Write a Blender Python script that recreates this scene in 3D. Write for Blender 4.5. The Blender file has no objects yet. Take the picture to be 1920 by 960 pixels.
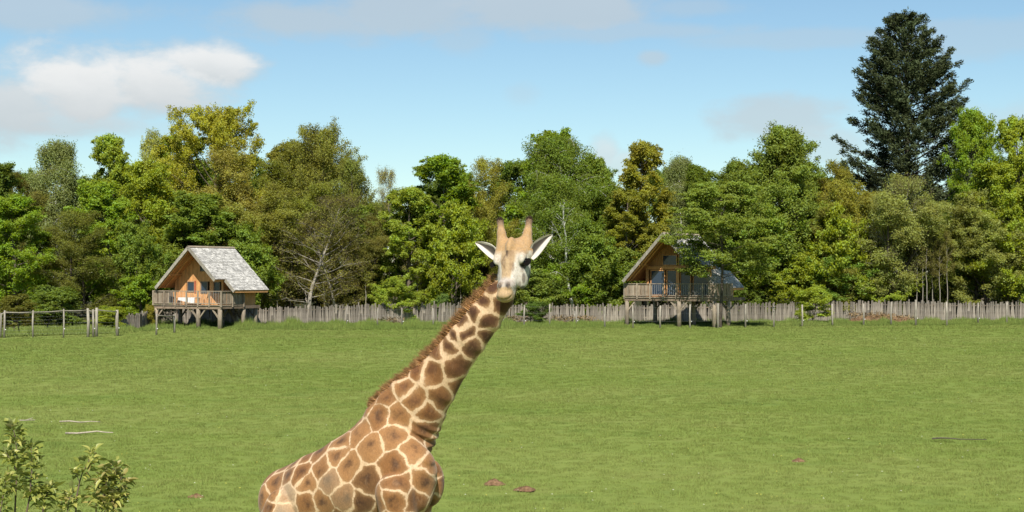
import bpy, math, random, time
import numpy as np
from mathutils import Vector, Matrix

S = bpy.context.scene
COL = S.collection
PI = math.pi
rnd = random.Random(7)

# ------------------------------------------------------------------ camera
F_PX = 3045.0                 # focal length in pixels of a 1920 wide frame
EYE = 3.8                     # the photographer stands on a raised walkway
PITCH = math.atan(40 / F_PX)
cam_data = bpy.data.cameras.new("camera")
cam_data.sensor_width = 36.0
cam_data.lens = 36.0 * F_PX / 1920
cam_data.clip_start = 0.1
cam_data.clip_end = 6000
cam = bpy.data.objects.new("camera", cam_data)
cam.location = (0, 0, EYE)
cam.rotation_euler = (PI / 2 + PITCH, 0, 0)
COL.objects.link(cam)
S.camera = cam

# ------------------------------------------------------------------ sky, sun, exposure
SUN_EL = math.radians(46)
SUN_AZ = math.radians(182)    # compass bearing seen from +Y: straight behind the camera
SKY_STRENGTH = 0.08
SUN_DIR = Vector((math.sin(SUN_AZ) * math.cos(SUN_EL), math.cos(SUN_AZ) * math.cos(SUN_EL), math.sin(SUN_EL)))
sun_data = bpy.data.lights.new("sun", 'SUN')
sun_data.energy = 4.6
sun_data.angle = math.radians(0.53)
sun_data.color = (1.0, 0.955, 0.87)
sun = bpy.data.objects.new("sun", sun_data)
sun.rotation_euler = SUN_DIR.to_track_quat('Z', 'Y').to_euler()
sun.location = (0, -30, 60)
COL.objects.link(sun)
S.view_settings.view_transform = 'Standard'
S.view_settings.look = 'None'
S.view_settings.exposure = 0.6
S.view_settings.gamma = 1.0
S.render.engine = 'CYCLES'
S.cycles.use_denoising = True
S.cycles.max_bounces = 6
S.cycles.diffuse_bounces = 4
S.cycles.transmission_bounces = 4
S.cycles.transparent_max_bounces = 4
S.cycles.caustics_reflective = False
S.cycles.caustics_refractive = False


def ray(px, py):
    """direction through a pixel of the 1920x960 photograph"""
    u, v = (px - 960) / F_PX, (480 - py) / F_PX
    c, s = math.cos(PITCH), math.sin(PITCH)
    return Vector((u, c - v * s, s + v * c))


def at(px, py, d):
    """world point at depth d (metres along +Y)"""
    r = ray(px, py)
    return Vector((r.x * d / r.y, d, EYE + r.z * d / r.y))


def depth_of(py):
    r = ray(960, py)
    return -EYE / r.z * r.y


# ------------------------------------------------------------------ node helpers
class NT:
    def __init__(self, tree):
        self.t = tree
        self.n = tree.nodes
        self.l = tree.links

    def node(self, kind, **kw):
        n = self.n.new(kind)
        for k, v in kw.items():
            setattr(n, k, v)
        return n

    def put(self, sock, v):
        if hasattr(v, 'is_output'):
            self.l.new(v, sock)
        elif v is not None:
            try:
                sock.default_value = v
            except Exception:
                sock.default_value = tuple(v) + (1.0,)

    def math(self, op, a, b=None, c=None, clamp=False):
        n = self.node('ShaderNodeMath', operation=op, use_clamp=clamp)
        self.put(n.inputs[0], a)
        if b is not None:
            self.put(n.inputs[1], b)
        if c is not None:
            self.put(n.inputs[2], c)
        return n.outputs[0]

    def vmath(self, op, a, b=None, scale=None):
        n = self.node('ShaderNodeVectorMath', operation=op)
        self.put(n.inputs[0], a)
        if b is not None:
            self.put(n.inputs[1], b)
        if scale is not None:
            self.put(n.inputs['Scale'], scale)
        return n.outputs['Value'] if op in ('DOT_PRODUCT', 'LENGTH', 'DISTANCE') else n.outputs[0]

    def smooth(self, v, lo, hi, a=0.0, b=1.0):
        n = self.node('ShaderNodeMapRange', interpolation_type='SMOOTHSTEP')
        self.put(n.inputs[0], v)
        for i, x in zip((1, 2, 3, 4), (lo, hi, a, b)):
            self.put(n.inputs[i], x)
        return n.outputs[0]

    def lin(self, v, lo, hi, a=0.0, b=1.0):
        n = self.node('ShaderNodeMapRange')
        self.put(n.inputs[0], v)
        for i, x in zip((1, 2, 3, 4), (lo, hi, a, b)):
            self.put(n.inputs[i], x)
        return n.outputs[0]

    def noise(self, vec, scale, detail=3.0, rough=0.55, dist=0.0):
        n = self.node('ShaderNodeTexNoise')
        if vec is not None:
            self.l.new(vec, n.inputs['Vector'])
        self.put(n.inputs['Scale'], scale)
        self.put(n.inputs['Detail'], detail)
        self.put(n.inputs['Roughness'], rough)
        self.put(n.inputs['Distortion'], dist)
        return n.outputs['Fac']

    def mix(self, f, a, b, blend='MIX'):
        n = self.node('ShaderNodeMix', data_type='RGBA', blend_type=blend)
        self.put(n.inputs[0], f)
        self.put(n.inputs[6], a)
        self.put(n.inputs[7], b)
        return n.outputs[2]

    def scale_vec(self, vec, s):
        n = self.node('ShaderNodeVectorMath', operation='MULTIPLY')
        self.l.new(vec, n.inputs[0])
        n.inputs[1].default_value = s
        return n.outputs[0]


# the world: daylight sky with cumulus at real bearings and a thin scatter of others all round
world = bpy.data.worlds.new("World")
S.world = world
world.use_nodes = True
W = NT(world.node_tree)
W.n.clear()
sky = W.node('ShaderNodeTexSky', sky_type='NISHITA', sun_disc=False)
sky.sun_elevation = SUN_EL
sky.sun_rotation = SUN_AZ
sky.altitude = 150
sky.air_density = 1.0
sky.dust_density = 0.0
sky.ozone_density = 2.5
coord = W.node('ShaderNodeTexCoord')
D = coord.outputs['Generated']
sep = W.node('ShaderNodeSeparateXYZ')
W.l.new(D, sep.inputs[0])
fine = W.noise(W.scale_vec(D, (1, 1, 1.9)), 26, 7, 0.6, 0.15)
big = W.noise(W.scale_vec(D, (1, 1, 2.4)), 7, 4, 0.55)
wob = W.math('ADD', W.math('MULTIPLY', W.math('SUBTRACT', fine, 0.5), 1.5),
             W.math('MULTIPLY', W.math('SUBTRACT', big, 0.5), 0.9))
CLOUDS = [  # px, py, half width, half height, opacity, whiteness
    (150, 165, 165, 92, 0.97, 1.0), (388, 125, 105, 56, 0.95, 1.0), (285, 160, 165, 76, 0.97, 0.95), (120, 225, 170, 40, 0.7, 0.45),
    (25, 200, 140, 80, 0.9, 0.5),
    (70, 22, 190, 42, 0.5, 0.35), (560, 40, 190, 45, 0.6, 0.1), (760, 22, 220, 48, 0.62, 0.12),
    (1010, 12, 250, 52, 0.66, 0.2), (870, 70, 60, 38, 0.3, 0.1), (1200, 60, 260, 22, 0.36, 0.2),
    (1500, 72, 330, 22, 0.3, 0.15), (1460, 225, 130, 46, 0.62, 0.12), (1530, 265, 90, 40, 0.4, 0.3),
    (1226, 106, 34, 20, 0.5, 0.15), (980, 178, 40, 26, 0.2, 0.1), (1135, 285, 34, 42, 0.6, 0.95),
    (1175, 305, 60, 28, 0.5, 0.8), (1830, 70, 190, 40, 0.3, 0.2), (330, 240, 130, 22, 0.22, 0.3),
    (1870, 250, 150, 60, 0.34, 0.4), (1300, 15, 120, 22, 0.3, 0.2),
]
mask = white = None
for px, py, hw, hh, op, wh in CLOUDS:
    c = ray(px, py).normalized()
    r = Vector((c.y, -c.x, 0)).normalized()
    u = r.cross(c)
    X = W.math('MULTIPLY', W.vmath('DOT_PRODUCT', D, tuple(r)), F_PX / hw)
    Y = W.math('MULTIPLY', W.math('SUBTRACT', W.vmath('DOT_PRODUCT', D, tuple(u)), 0.0), F_PX / hh)
    ahead = W.math('GREATER_THAN', W.vmath('DOT_PRODUCT', D, tuple(c)), 0.5)
    dd = W.math('SQRT', W.math('ADD', W.math('MULTIPLY', X, X), W.math('MULTIPLY', Y, Y)))
    dd = W.math('SUBTRACT', dd, wob)
    m = W.math('MULTIPLY', W.math('MULTIPLY', W.smooth(dd, 1.22, 0.42), op), ahead)
    lit = W.math('MULTIPLY', m, W.math('MULTIPLY', W.smooth(W.math('ADD', Y, W.math('MULTIPLY', wob, 0.5)), -0.75, 0.5, 0.25, 1.0), wh))
    mask = m if mask is None else W.math('MAXIMUM', mask, m)
    white = lit if white is None else W.math('MAXIMUM', white, lit)
# broken cloud for the rest of the sky, none of it special to any direction
flatz = W.math('ADD', W.math('MAXIMUM', sep.outputs[2], 0.0), 0.22)
proj = W.node('ShaderNodeCombineXYZ')
W.put(proj.inputs[0], W.math('DIVIDE', sep.outputs[0], flatz))
W.put(proj.inputs[1], W.math('DIVIDE', sep.outputs[1], flatz))
gen = W.noise(proj.outputs[0], 1.3, 7, 0.58, 0.1)
gm = W.math('MULTIPLY', W.smooth(gen, 0.56, 0.75), W.smooth(sep.outputs[2], 0.2, 0.36, 0.0, 0.7))
mask = W.math('MAXIMUM', mask, gm)
white = W.math('MAXIMUM', white, W.math('MULTIPLY', gm, 0.55))
cl = W.mix(white, (4.5, 4.95, 5.2, 1), (7.3, 7.35, 7.3, 1))
tint = W.mix(1.0, sky.outputs[0], (0.82, 0.905, 0.895, 1), 'MULTIPLY')
skycol = W.mix(mask, tint, cl)
bg = W.node('ShaderNodeBackground')
W.l.new(skycol, bg.inputs[0])
bg.inputs[1].default_value = SKY_STRENGTH
out = W.node('ShaderNodeOutputWorld')
W.l.new(bg.outputs[0], out.inputs[0])


# ------------------------------------------------------------------ object helpers
def link(name, data, parent=None):
    o = bpy.data.objects.new(name, data)
    COL.objects.link(o)
    if parent is not None:
        o.parent = parent
    return o


def tag(o, label=None, cat=None, group=None, kind=None):
    if label:
        o['label'] = label
    if cat:
        o['category'] = cat
    if group:
        o['group'] = group
    if kind:
        o['kind'] = kind
    return o


def empty(name, loc=(0, 0, 0), rz=0.0):
    o = link(name, None)
    o.location = loc
    o.rotation_euler = (0, 0, rz)
    o.empty_display_size = 0.3
    return o


class MB:
    """collects faces, then makes one mesh"""
    def __init__(self):
        self.v, self.f = [], []

    def box(self, x0, x1, y0, y1, z0, z1):
        self.hexa([(x0, y0, z0), (x1, y0, z0), (x1, y1, z0), (x0, y1, z0),
                   (x0, y0, z1), (x1, y0, z1), (x1, y1, z1), (x0, y1, z1)])
        return self

    def hexa(self, p):
        b = len(self.v)
        self.v += [tuple(q) for q in p]
        self.f += [tuple(b + i for i in q) for q in
                   ((3, 2, 1, 0), (4, 5, 6, 7), (0, 1, 5, 4), (1, 2, 6, 5), (2, 3, 7, 6), (3, 0, 4, 7))]
        return self

    def beam(self, p, q, w, h, up=(0, 0, 1)):
        p, q, up = Vector(p), Vector(q), Vector(up)
        a = (q - p).normalized()
        s = a.cross(up)
        if s.length < 1e-4:
            s = a.cross(Vector((1, 0, 0)))
        s.normalize()
        n = s.cross(a).normalized()
        s, n = s * w / 2, n * h / 2
        self.hexa([p - s - n, p + s - n, q + s - n, q - s - n, p - s + n, p + s + n, q + s + n, q - s + n])
        return self

    def tube(self, pts, radii, sides=6, cap=True):
        pts = [Vector(p) for p in pts]
        base = len(self.v)
        n = len(pts)
        for i, p in enumerate(pts):
            a = (pts[min(i + 1, n - 1)] - pts[max(i - 1, 0)]).normalized()
            s = a.cross(Vector((0.31, 0.17, 0.93)))
            if s.length < 1e-3:
                s = a.cross(Vector((1, 0, 0)))
            s.normalize()
            t = a.cross(s)
            for k in range(sides):
                an = 2 * PI * k / sides
                self.v.append(tuple(p + (s * math.cos(an) + t * math.sin(an)) * radii[i]))
        for i in range(n - 1):
            for k in range(sides):
                k2 = (k + 1) % sides
                self.f.append((base + i * sides + k, base + i * sides + k2, base + (i + 1) * sides + k2, base + (i + 1) * sides + k))
        if cap:
            self.f.append(tuple(base + k for k in range(sides))[::-1])
            self.f.append(tuple(base + (n - 1) * sides + k for k in range(sides)))
        return self

    def mesh(self, name, mat, smooth=False):
        me = bpy.data.meshes.new(name)
        me.from_pydata(self.v, [], self.f)
        if mat is not None:
            me.materials.append(mat)
        if smooth:
            me.shade_smooth()
        me.update()
        return me

    def build(self, name, mat, parent=None, smooth=False):
        return link(name, self.mesh(name, mat, smooth), parent)


def np_mesh(name, verts, faces, mat, smooth=False):
    """verts (n,3) array, faces (m,k) array with constant k"""
    me = bpy.data.meshes.new(name)
    verts = np.ascontiguousarray(verts, dtype=np.float32)
    faces = np.ascontiguousarray(faces, dtype=np.int32)
    m, k = faces.shape
    me.vertices.add(len(verts))
    me.vertices.foreach_set("co", verts.ravel())
    me.loops.add(m * k)
    me.loops.foreach_set("vertex_index", faces.ravel())
    me.polygons.add(m)
    me.polygons.foreach_set("loop_start", np.arange(0, m * k, k, dtype=np.int32))
    if mat is not None:
        me.materials.append(mat)
    me.update(calc_edges=True)
    if smooth:
        me.shade_smooth()
    return me


# ------------------------------------------------------------------ materials
def material(name):
    m = bpy.data.materials.new(name)
    m.use_nodes = True
    t = NT(m.node_tree)
    t.n.clear()
    o = t.node('ShaderNodeOutputMaterial')
    return m, t, o


def bsdf(t, o, color, rough=0.8, spec=0.25, normal=None):
    b = t.node('ShaderNodeBsdfPrincipled')
    t.put(b.inputs['Base Color'], color)
    t.put(b.inputs['Roughness'], rough)
    b.inputs['Specular IOR Level'].default_value = spec
    if normal is not None:
        t.l.new(normal, b.inputs['Normal'])
    t.l.new(b.outputs[0], o.inputs[0])
    return b


def bump(t, height, strength=0.5, dist=0.02):
    b = t.node('ShaderNodeBump')
    t.put(b.inputs['Height'], height)
    b.inputs['Strength'].default_value = strength
    b.inputs['Distance'].default_value = dist
    return b.outputs[0]


def rgba(c):
    return (c[0], c[1], c[2], 1.0)


def wood(name, c1, c2, stretch=(9, 9, 0.8), island=0.35, rough=0.8, stain=0.3):
    """timber: grain along local Z, per-piece tone, blotchy weathering"""
    m, t, o = material(name)
    tc = t.node('ShaderNodeTexCoord').outputs['Object']
    g = t.noise(t.scale_vec(tc, stretch), 3.0, 5, 0.6, 0.3)
    col = t.mix(t.smooth(g, 0.3, 0.7), rgba(c1), rgba(c2))
    geo = t.node('ShaderNodeNewGeometry')
    oi = t.node('ShaderNodeObjectInfo')
    r = t.math('FRACT', t.math('ADD', geo.outputs['Random Per Island'], oi.outputs['Random']))
    v = t.lin(r, 0, 1, 1 - island, 1 + island)
    blot = t.noise(tc, 1.7, 4, 0.6)
    v = t.math('MULTIPLY', v, t.lin(blot, 0.3, 0.7, 1 - stain, 1 + stain * 0.6))
    hs = t.node('ShaderNodeHueSaturation')
    t.l.new(col, hs.inputs['Color'])
    t.l.new(v, hs.inputs['Value'])
    bsdf(t, o, hs.outputs[0], rough, 0.2, bump(t, g, 0.4, 0.01))
    return m


M_LARCH = wood("larch_boards", (0.52, 0.245, 0.088), (0.66, 0.355, 0.145), island=0.16, stain=0.2)
M_LARCH_DARK = wood("dark_larch", (0.30, 0.14, 0.055), (0.42, 0.21, 0.085), island=0.16, stain=0.2)
M_GREYWOOD = wood("weathered_grey_timber", (0.21, 0.165, 0.115), (0.37, 0.305, 0.225), island=0.2)
M_BROWNWOOD = wood("brown_grey_timber", (0.16, 0.115, 0.075), (0.29, 0.22, 0.155), island=0.25)
M_PALING = wood("split_chestnut", (0.135, 0.112, 0.085), (0.30, 0.262, 0.212), (14, 14, 0.9), island=0.34, stain=0.4)
M_POST = wood("pale_post", (0.20, 0.175, 0.135), (0.36, 0.325, 0.265), island=0.2)
M_SHINGLE = wood("silvered_shingle", (0.30, 0.28, 0.25), (0.62, 0.595, 0.55), (2, 6, 6), island=0.28, stain=0.3)


def plain(name, c, rough=0.6, spec=0.3, noise_amt=0.15, scale=12.0):
    m, t, o = material(name)
    tc = t.node('ShaderNodeTexCoord').outputs['Object']
    n = t.noise(tc, scale, 4)
    k = t.lin(n, 0.3, 0.7, 1 - noise_amt, 1 + noise_amt)
    hs = t.node('ShaderNodeHueSaturation')
    hs.inputs['Color'].default_value = rgba(c)
    t.l.new(k, hs.inputs['Value'])
    bsdf(t, o, hs.outputs[0], rough, spec)
    return m


M_WIRE = plain("galvanised_wire", (0.45, 0.45, 0.42), 0.6, 0.3)
M_GLASS = plain("dark_glazing", (0.025, 0.04, 0.065), 0.12, 0.5, 0.05)
M_WHITE = plain("white_cloth", (0.78, 0.77, 0.74), 0.9, 0.1, 0.05)
M_REDPAINT = plain("brick_red_paint", (0.36, 0.10, 0.05), 0.7)
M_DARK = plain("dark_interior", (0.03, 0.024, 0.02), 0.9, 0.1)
# ------------------------------------------------------------------ the ground
def grass_colour(t, rand=None):
    """meadow green: broad patches, mowing-scale streaks, yellowish and bluish tufts"""
    pos = t.node('ShaderNodeNewGeometry').outputs['Position']
    a = t.noise(t.scale_vec(pos, (0.05, 0.09, 0.0)), 1.0, 5, 0.6, 0.4)
    b = t.noise(t.scale_vec(pos, (0.35, 0.55, 0.0)), 1.0, 5, 0.65, 0.6)
    c = t.noise(t.scale_vec(pos, (3.0, 4.0, 0.0)), 1.0, 4, 0.7)
    col = t.mix(t.smooth(a, 0.35, 0.65), (0.210, 0.272, 0.060, 1), (0.248, 0.294, 0.076, 1))
    col = t.mix(t.math('MULTIPLY', t.smooth(b, 0.50, 0.72), .55), col, (0.140, 0.210, 0.046, 1))
    col = t.mix(t.math('MULTIPLY', t.smooth(b, 0.47, 0.30), 0.45), col, (0.25, 0.265, 0.080, 1))
    hs = t.node('ShaderNodeHueSaturation')
    t.l.new(col, hs.inputs['Color'])
    v = t.lin(c, 0.25, 0.75, 0.82, 1.18)
    if rand is not None:
        v = t.math('MULTIPLY', v, t.lin(rand, 0, 1, 0.68, 1.30))
        t.put(hs.inputs['Hue'], t.lin(rand, 0, 1, 0.485, 0.515))
    t.put(hs.inputs['Value'], v)
    return hs.outputs[0], c, b


m, t, o = material("meadow_ground")
col, c, b_ = grass_colour(t)
pos = t.node('ShaderNodeNewGeometry').outputs['Position']
tuft = t.noise(t.scale_vec(pos, (9, 9, 9)), 1.0, 5, 0.7)
hgt = t.math('ADD', t.math('MULTIPLY', tuft, 0.6), t.math('MULTIPLY', c, 0.8))
bsdf(t, o, t.mix(1.0, col, (.8, .8, .75, 1), 'MULTIPLY'), 0.95, 0.05, bump(t, hgt, 0.6, 0.05))
M_GROUND = m

m, t, o = material("grass_blades")
oi = t.node('ShaderNodeObjectInfo')
geo = t.node('ShaderNodeNewGeometry')
r = t.math('FRACT', t.math('ADD', oi.outputs['Random'], t.math('MULTIPLY', geo.outputs['Random Per Island'], 1.0)))
col, c, b_ = grass_colour(t, r)
d = t.node('ShaderNodeBsdfDiffuse')
t.l.new(col, d.inputs[0])
upn = t.vmath('NORMALIZE', t.vmath('ADD', t.vmath('SCALE', geo.outputs['Normal'], scale=0.5), (0, 0, 0.8)))
t.l.new(upn, d.inputs['Normal'])
tr = t.node('ShaderNodeBsdfTranslucent')
t.l.new(col, tr.inputs[0])
mx = t.node('ShaderNodeMixShader')
mx.inputs[0].default_value = 0.35
t.l.new(d.outputs[0], mx.inputs[1])
t.l.new(tr.outputs[0], mx.inputs[2])
t.l.new(mx.outputs[0], o.inputs[0])
M_GRASS = m
M_LONG = m.copy()
M_LONG.name = "long_grass_blades"
tl = NT(M_LONG.node_tree)
src = [n for n in tl.n if n.type == 'BSDF_DIFFUSE'][0].inputs[0].links[0].from_socket
oi_ = tl.node('ShaderNodeObjectInfo')
gm_ = tl.mix(tl.math('MULTIPLY', oi_.outputs['Random'], .8), src, (0.10, 0.155, 0.035, 1))
for n in list(tl.n):
    if n.type in ('BSDF_DIFFUSE', 'BSDF_TRANSLUCENT'):
        tl.l.new(gm_, n.inputs[0])

# gently rolling sheet, fine near the field, coarse to the horizon
xs = np.concatenate([np.linspace(-2600, -140, 14), np.linspace(-120, 120, 61), np.linspace(140, 2600, 14)])
ys = np.concatenate([np.linspace(-600, -20, 8), np.linspace(0, 180, 61), np.linspace(220, 4200, 18)])
XX, YY = np.meshgrid(xs, ys)
ZZ = 0.05 * np.sin(XX * 0.21 + 1) * np.sin(YY * 0.17) + 0.04 * np.sin(XX * 0.07 - YY * 0.11)
ZZ = np.where((np.abs(XX) < 125) & (YY > 5) & (YY < 118), ZZ, -0.01)
nx, ny = len(xs), len(ys)
idx = np.arange(nx * ny).reshape(ny, nx)
gf = np.stack([idx[:-1, :-1], idx[:-1, 1:], idx[1:, 1:], idx[1:, :-1]], -1).reshape(-1, 4)
ground = link("ground", np_mesh("ground", np.stack([XX, YY, ZZ], -1).reshape(-1, 3), gf, M_GROUND, True))
tag(ground, "wide flat green meadow in front of the wood", kind='structure')

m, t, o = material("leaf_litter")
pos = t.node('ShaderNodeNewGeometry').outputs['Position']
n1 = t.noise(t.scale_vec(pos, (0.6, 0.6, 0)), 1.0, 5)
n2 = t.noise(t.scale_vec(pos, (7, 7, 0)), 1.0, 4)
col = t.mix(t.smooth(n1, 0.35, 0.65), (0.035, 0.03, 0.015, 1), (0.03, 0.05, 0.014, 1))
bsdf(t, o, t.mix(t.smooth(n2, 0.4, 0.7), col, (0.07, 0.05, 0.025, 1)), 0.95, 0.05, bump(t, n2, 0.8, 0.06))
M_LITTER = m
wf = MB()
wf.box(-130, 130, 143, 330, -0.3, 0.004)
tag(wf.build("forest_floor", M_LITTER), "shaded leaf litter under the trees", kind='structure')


# grass: one object; real blades grouped in tufts, the tufts laid out over the field
def tuft_group(name, blades, spread, radius, height, lean, mat=None):
    g = bpy.data.node_groups.new(name, 'GeometryNodeTree')
    g.interface.new_socket('Geometry', in_out='INPUT', socket_type='NodeSocketGeometry')
    g.interface.new_socket('Geometry', in_out='OUTPUT', socket_type='NodeSocketGeometry')
    N, L = g.nodes, g.links
    gi, go = N.new('NodeGroupInput'), N.new('NodeGroupOutput')
    pts = N.new('GeometryNodePoints')
    pts.inputs['Count'].default_value = blades
    rp = N.new('FunctionNodeRandomValue')
    rp.data_type = 'FLOAT_VECTOR'
    rp.inputs[0].default_value = (-spread, -spread, -0.005)
    rp.inputs[1].default_value = (spread, spread, 0.0)
    L.new(rp.outputs[0], pts.inputs['Position'])
    cone = N.new('GeometryNodeMeshCone')
    cone.fill_type = 'NONE'
    cone.inputs['Vertices'].default_value = 3
    cone.inputs['Side Segments'].default_value = 1
    cone.inputs['Radius Top'].default_value = 0.0
    cone.inputs['Radius Bottom'].default_value = radius
    cone.inputs['Depth'].default_value = height
    ins = N.new('GeometryNodeInstanceOnPoints')
    L.new(pts.outputs[0], ins.inputs['Points'])
    L.new(cone.outputs['Mesh'], ins.inputs['Instance'])
    rr = N.new('FunctionNodeRandomValue')
    rr.data_type = 'FLOAT_VECTOR'
    rr.inputs[0].default_value = (-lean, -lean, 0)
    rr.inputs[1].default_value = (lean, lean, 6.28)
    L.new(rr.outputs[0], ins.inputs['Rotation'])
    rs = N.new('FunctionNodeRandomValue')
    rs.data_type = 'FLOAT'
    rs.inputs[2].default_value = 0.5
    rs.inputs[3].default_value = 1.3
    L.new(rs.outputs[1], ins.inputs['Scale'])
    real = N.new('GeometryNodeRealizeInstances')
    L.new(ins.outputs[0], real.inputs[0])
    setm = N.new('GeometryNodeSetMaterial')
    setm.inputs['Material'].default_value = mat or M_GRASS
    L.new(real.outputs[0], setm.inputs[0])
    outer = N.new('GeometryNodeInstanceOnPoints')
    L.new(gi.outputs[0], outer.inputs['Points'])
    L.new(setm.outputs[0], outer.inputs['Instance'])
    at_s = N.new('GeometryNodeInputNamedAttribute')
    at_s.data_type = 'FLOAT_VECTOR'
    at_s.inputs['Name'].default_value = 'size'
    L.new(at_s.outputs[0], outer.inputs['Scale'])
    at_r = N.new('GeometryNodeInputNamedAttribute')
    at_r.data_type = 'FLOAT_VECTOR'
    at_r.inputs['Name'].default_value = 'turn'
    L.new(at_r.outputs[0], outer.inputs['Rotation'])
    L.new(outer.outputs[0], go.inputs[0])
    return g


def tufts(name, pts, size, group, label):
    me = bpy.data.meshes.new(name)
    pts = np.asarray(pts, np.float32)
    me.vertices.add(len(pts))
    me.vertices.foreach_set("co", pts.ravel())
    a = me.attributes.new('size', 'FLOAT_VECTOR', 'POINT')
    a.data.foreach_set('vector', np.asarray(size, np.float32).ravel())
    turn = np.zeros((len(pts), 3), np.float32)
    turn[:, 2] = np.random.default_rng(3).uniform(0, 6.28, len(pts))
    a = me.attributes.new('turn', 'FLOAT_VECTOR', 'POINT')
    a.data.foreach_set('vector', turn.ravel())
    me.materials.append(M_GRASS)
    o = link(name, me)
    md = o.modifiers.new("tufts", 'NODES')
    md.node_group = group
    return tag(o, label, kind='stuff')


rg = np.random.default_rng(11)
pl, sl = [], []
y = 20.0
while y < 141:
    step = 0.20 + max(0, y - 25) * 0.0062
    half = y * 0.345 + 3
    n = int(2 * half / step)
    x = np.linspace(-half, half, n) + rg.uniform(-step, step, n)
    yy = y + rg.uniform(-step, step, n)
    k = step / 0.26
    z = 0.05 * np.sin(x * 0.21 + 1) * np.sin(yy * 0.17) + 0.04 * np.sin(x * 0.07 - yy * 0.11)
    z = np.where(yy < 117, z, 0.0)
    pl.append(np.stack([x, yy, z - 0.005], -1))
    hs = rg.uniform(0.55, 1.2, n) * (1 + 0.25 * np.sin(x * 1.3 + yy * 0.7) * np.sin(yy * 1.9))
    sl.append(np.stack([np.full(n, k), np.full(n, k), hs * min(1.7, k ** 0.35)], -1))
    y += step * 1.05
GP = np.concatenate(pl)
GS = np.concatenate(sl)
tufts("grass", GP, GS, tuft_group("short_grass", 48, 0.18, 0.0065, 0.055, 0.8), "short green meadow grass over the whole field")

# long uncut grass in the strip along the fences
pl, sl = [], []
for i in range(15000):
    px = rg.uniform(-60, 1980)
    line = np.interp(px, [-60, 0, 225, 285, 300, 440, 450, 700, 960, 1160, 1175, 1345, 1360, 1720, 1980],
                     [106, 106, 112, 117, 121.5, 121.5, 119, 119.5, 121, 123, 126.5, 126.5, 125.5, 130, 132])
    d = line + abs(rg.normal(0, 6.5)) - 1.0
    if px < 225:
        d = line + rg.uniform(-.8, 3)
    h = rg.uniform(2.2, 7.5) * (0.75 + 0.4 * math.sin(px * 0.031) * math.sin(px * 0.11 + 1)) * (0.45 + 0.55 * min(1, max(0, (d - line + 1.2) / 3.0)))
    h *= 0.62 + 0.5 * math.sin(px * 0.083 + d * 0.9) * math.sin(d * 1.7 + px * 0.021)
    if px > 225 and d > line + 16: continue
    if px > 960:
        h *= 0.75
    p = at(px, 600, d)
    pl.append((p.x, d, -0.01))
    sl.append((2.6, 2.6, h))
tufts("long_grass", pl, sl, tuft_group("tall_grass", 26, 0.17, 0.0085, 0.10, 0.45, M_LONG), "longer uncut grass along the foot of the fences")

# daisies and dandelions: far too many to count
fv, ff = [], []
for i in range(650):
    y = 24 + 85 * rg.random() ** 1.7
    x = rg.uniform(-1, 1) * (y * 0.33 + 1)
    s = rg.uniform(0.007, 0.015) * (1 + y * 0.008)
    z = rg.uniform(0.05, 0.095)
    b = len(fv)
    for k in range(6):
        fv.append((x + s * math.cos(k * PI / 3), y + s * math.sin(k * PI / 3), z))
    fv.append((x, y, z + s * 0.6))
    ff += [(b + k, b + (k + 1) % 6, b + 6) for k in range(6)]
m, t, o = material("meadow_flower")
geo = t.node('ShaderNodeNewGeometry')
bsdf(t, o, t.mix(t.math('GREATER_THAN', geo.outputs['Random Per Island'], 0.55), (0.50, 0.45, 0.08, 1), (0.50, 0.50, 0.36, 1)), 0.8, 0.1)
fl = link("meadow_flowers", np_mesh("meadow_flowers", np.array(fv), np.array(ff), m))
tag(fl, "tiny white and yellow flowers scattered through the meadow", kind='stuff')

# molehills
m, t, o = material("red_brown_soil")
tc = t.node('ShaderNodeTexCoord').outputs['Object']
n = t.noise(tc, 14, 5, 0.65)
bsdf(t, o, t.mix(t.smooth(n, 0.3, 0.7), (0.13, 0.075, 0.040, 1), (0.27, 0.165, 0.09, 1)), 0.95, 0.05, bump(t, n, 1.0, 0.05))
M_SOIL = m
for px, py, rx, rz_, lab in ((367, 931, 0.22, 0.09, "red-brown molehill left of the giraffe's rump"),
                             (926, 903, 0.21, 0.09, "reddish molehill right of the giraffe's chest, nearer of the pair to it"),
                             (985, 914, 0.20, 0.06, "flat grassy molehill to the right of the other two near the giraffe's chest"),
                             (1497, 861, 0.17, 0.06, "faint small molehill alone on the right side of the meadow")):
    d = depth_of(py + 3)
    p = at(px, py, d)
    V, F = [], []
    R_, A_ = 7, 16
    for i in range(R_ + 1):
        r = i / R_
        for a in range(A_):
            an = a * 2 * PI / A_
            jag = 1 + 0.14 * math.sin(3 * an + px) + 0.1 * math.sin(5 * an)
            h = rz_ * .8 * (1 - r ** 1.6) + rnd.uniform(-0.022, 0.022) * (1 - r * 0.6)
            V.append((rx * r * jag * math.cos(an), rx * 0.9 * r * jag * math.sin(an), h - 0.02 * r))
    for i in range(R_):
        for a in range(A_):
            a2 = (a + 1) % A_
            F.append((i * A_ + a, i * A_ + a2, (i + 1) * A_ + a2, (i + 1) * A_ + a))
    mh = link("molehill", np_mesh("molehill", np.array(V), np.array(F), M_SOIL, True))
    mh.location = (p.x, d, 0.0)
    tag(mh, lab, "molehill", "molehills on the meadow")

# dead branches lying on the grass
M_STICK = plain("bleached_stick", (0.36, 0.31, 0.235), 0.8, 0.2, 0.3, 20)
M_STICKD = plain("dark_stick", (0.10, 0.085, 0.06), 0.8, 0.2, 0.25, 20)


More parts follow.
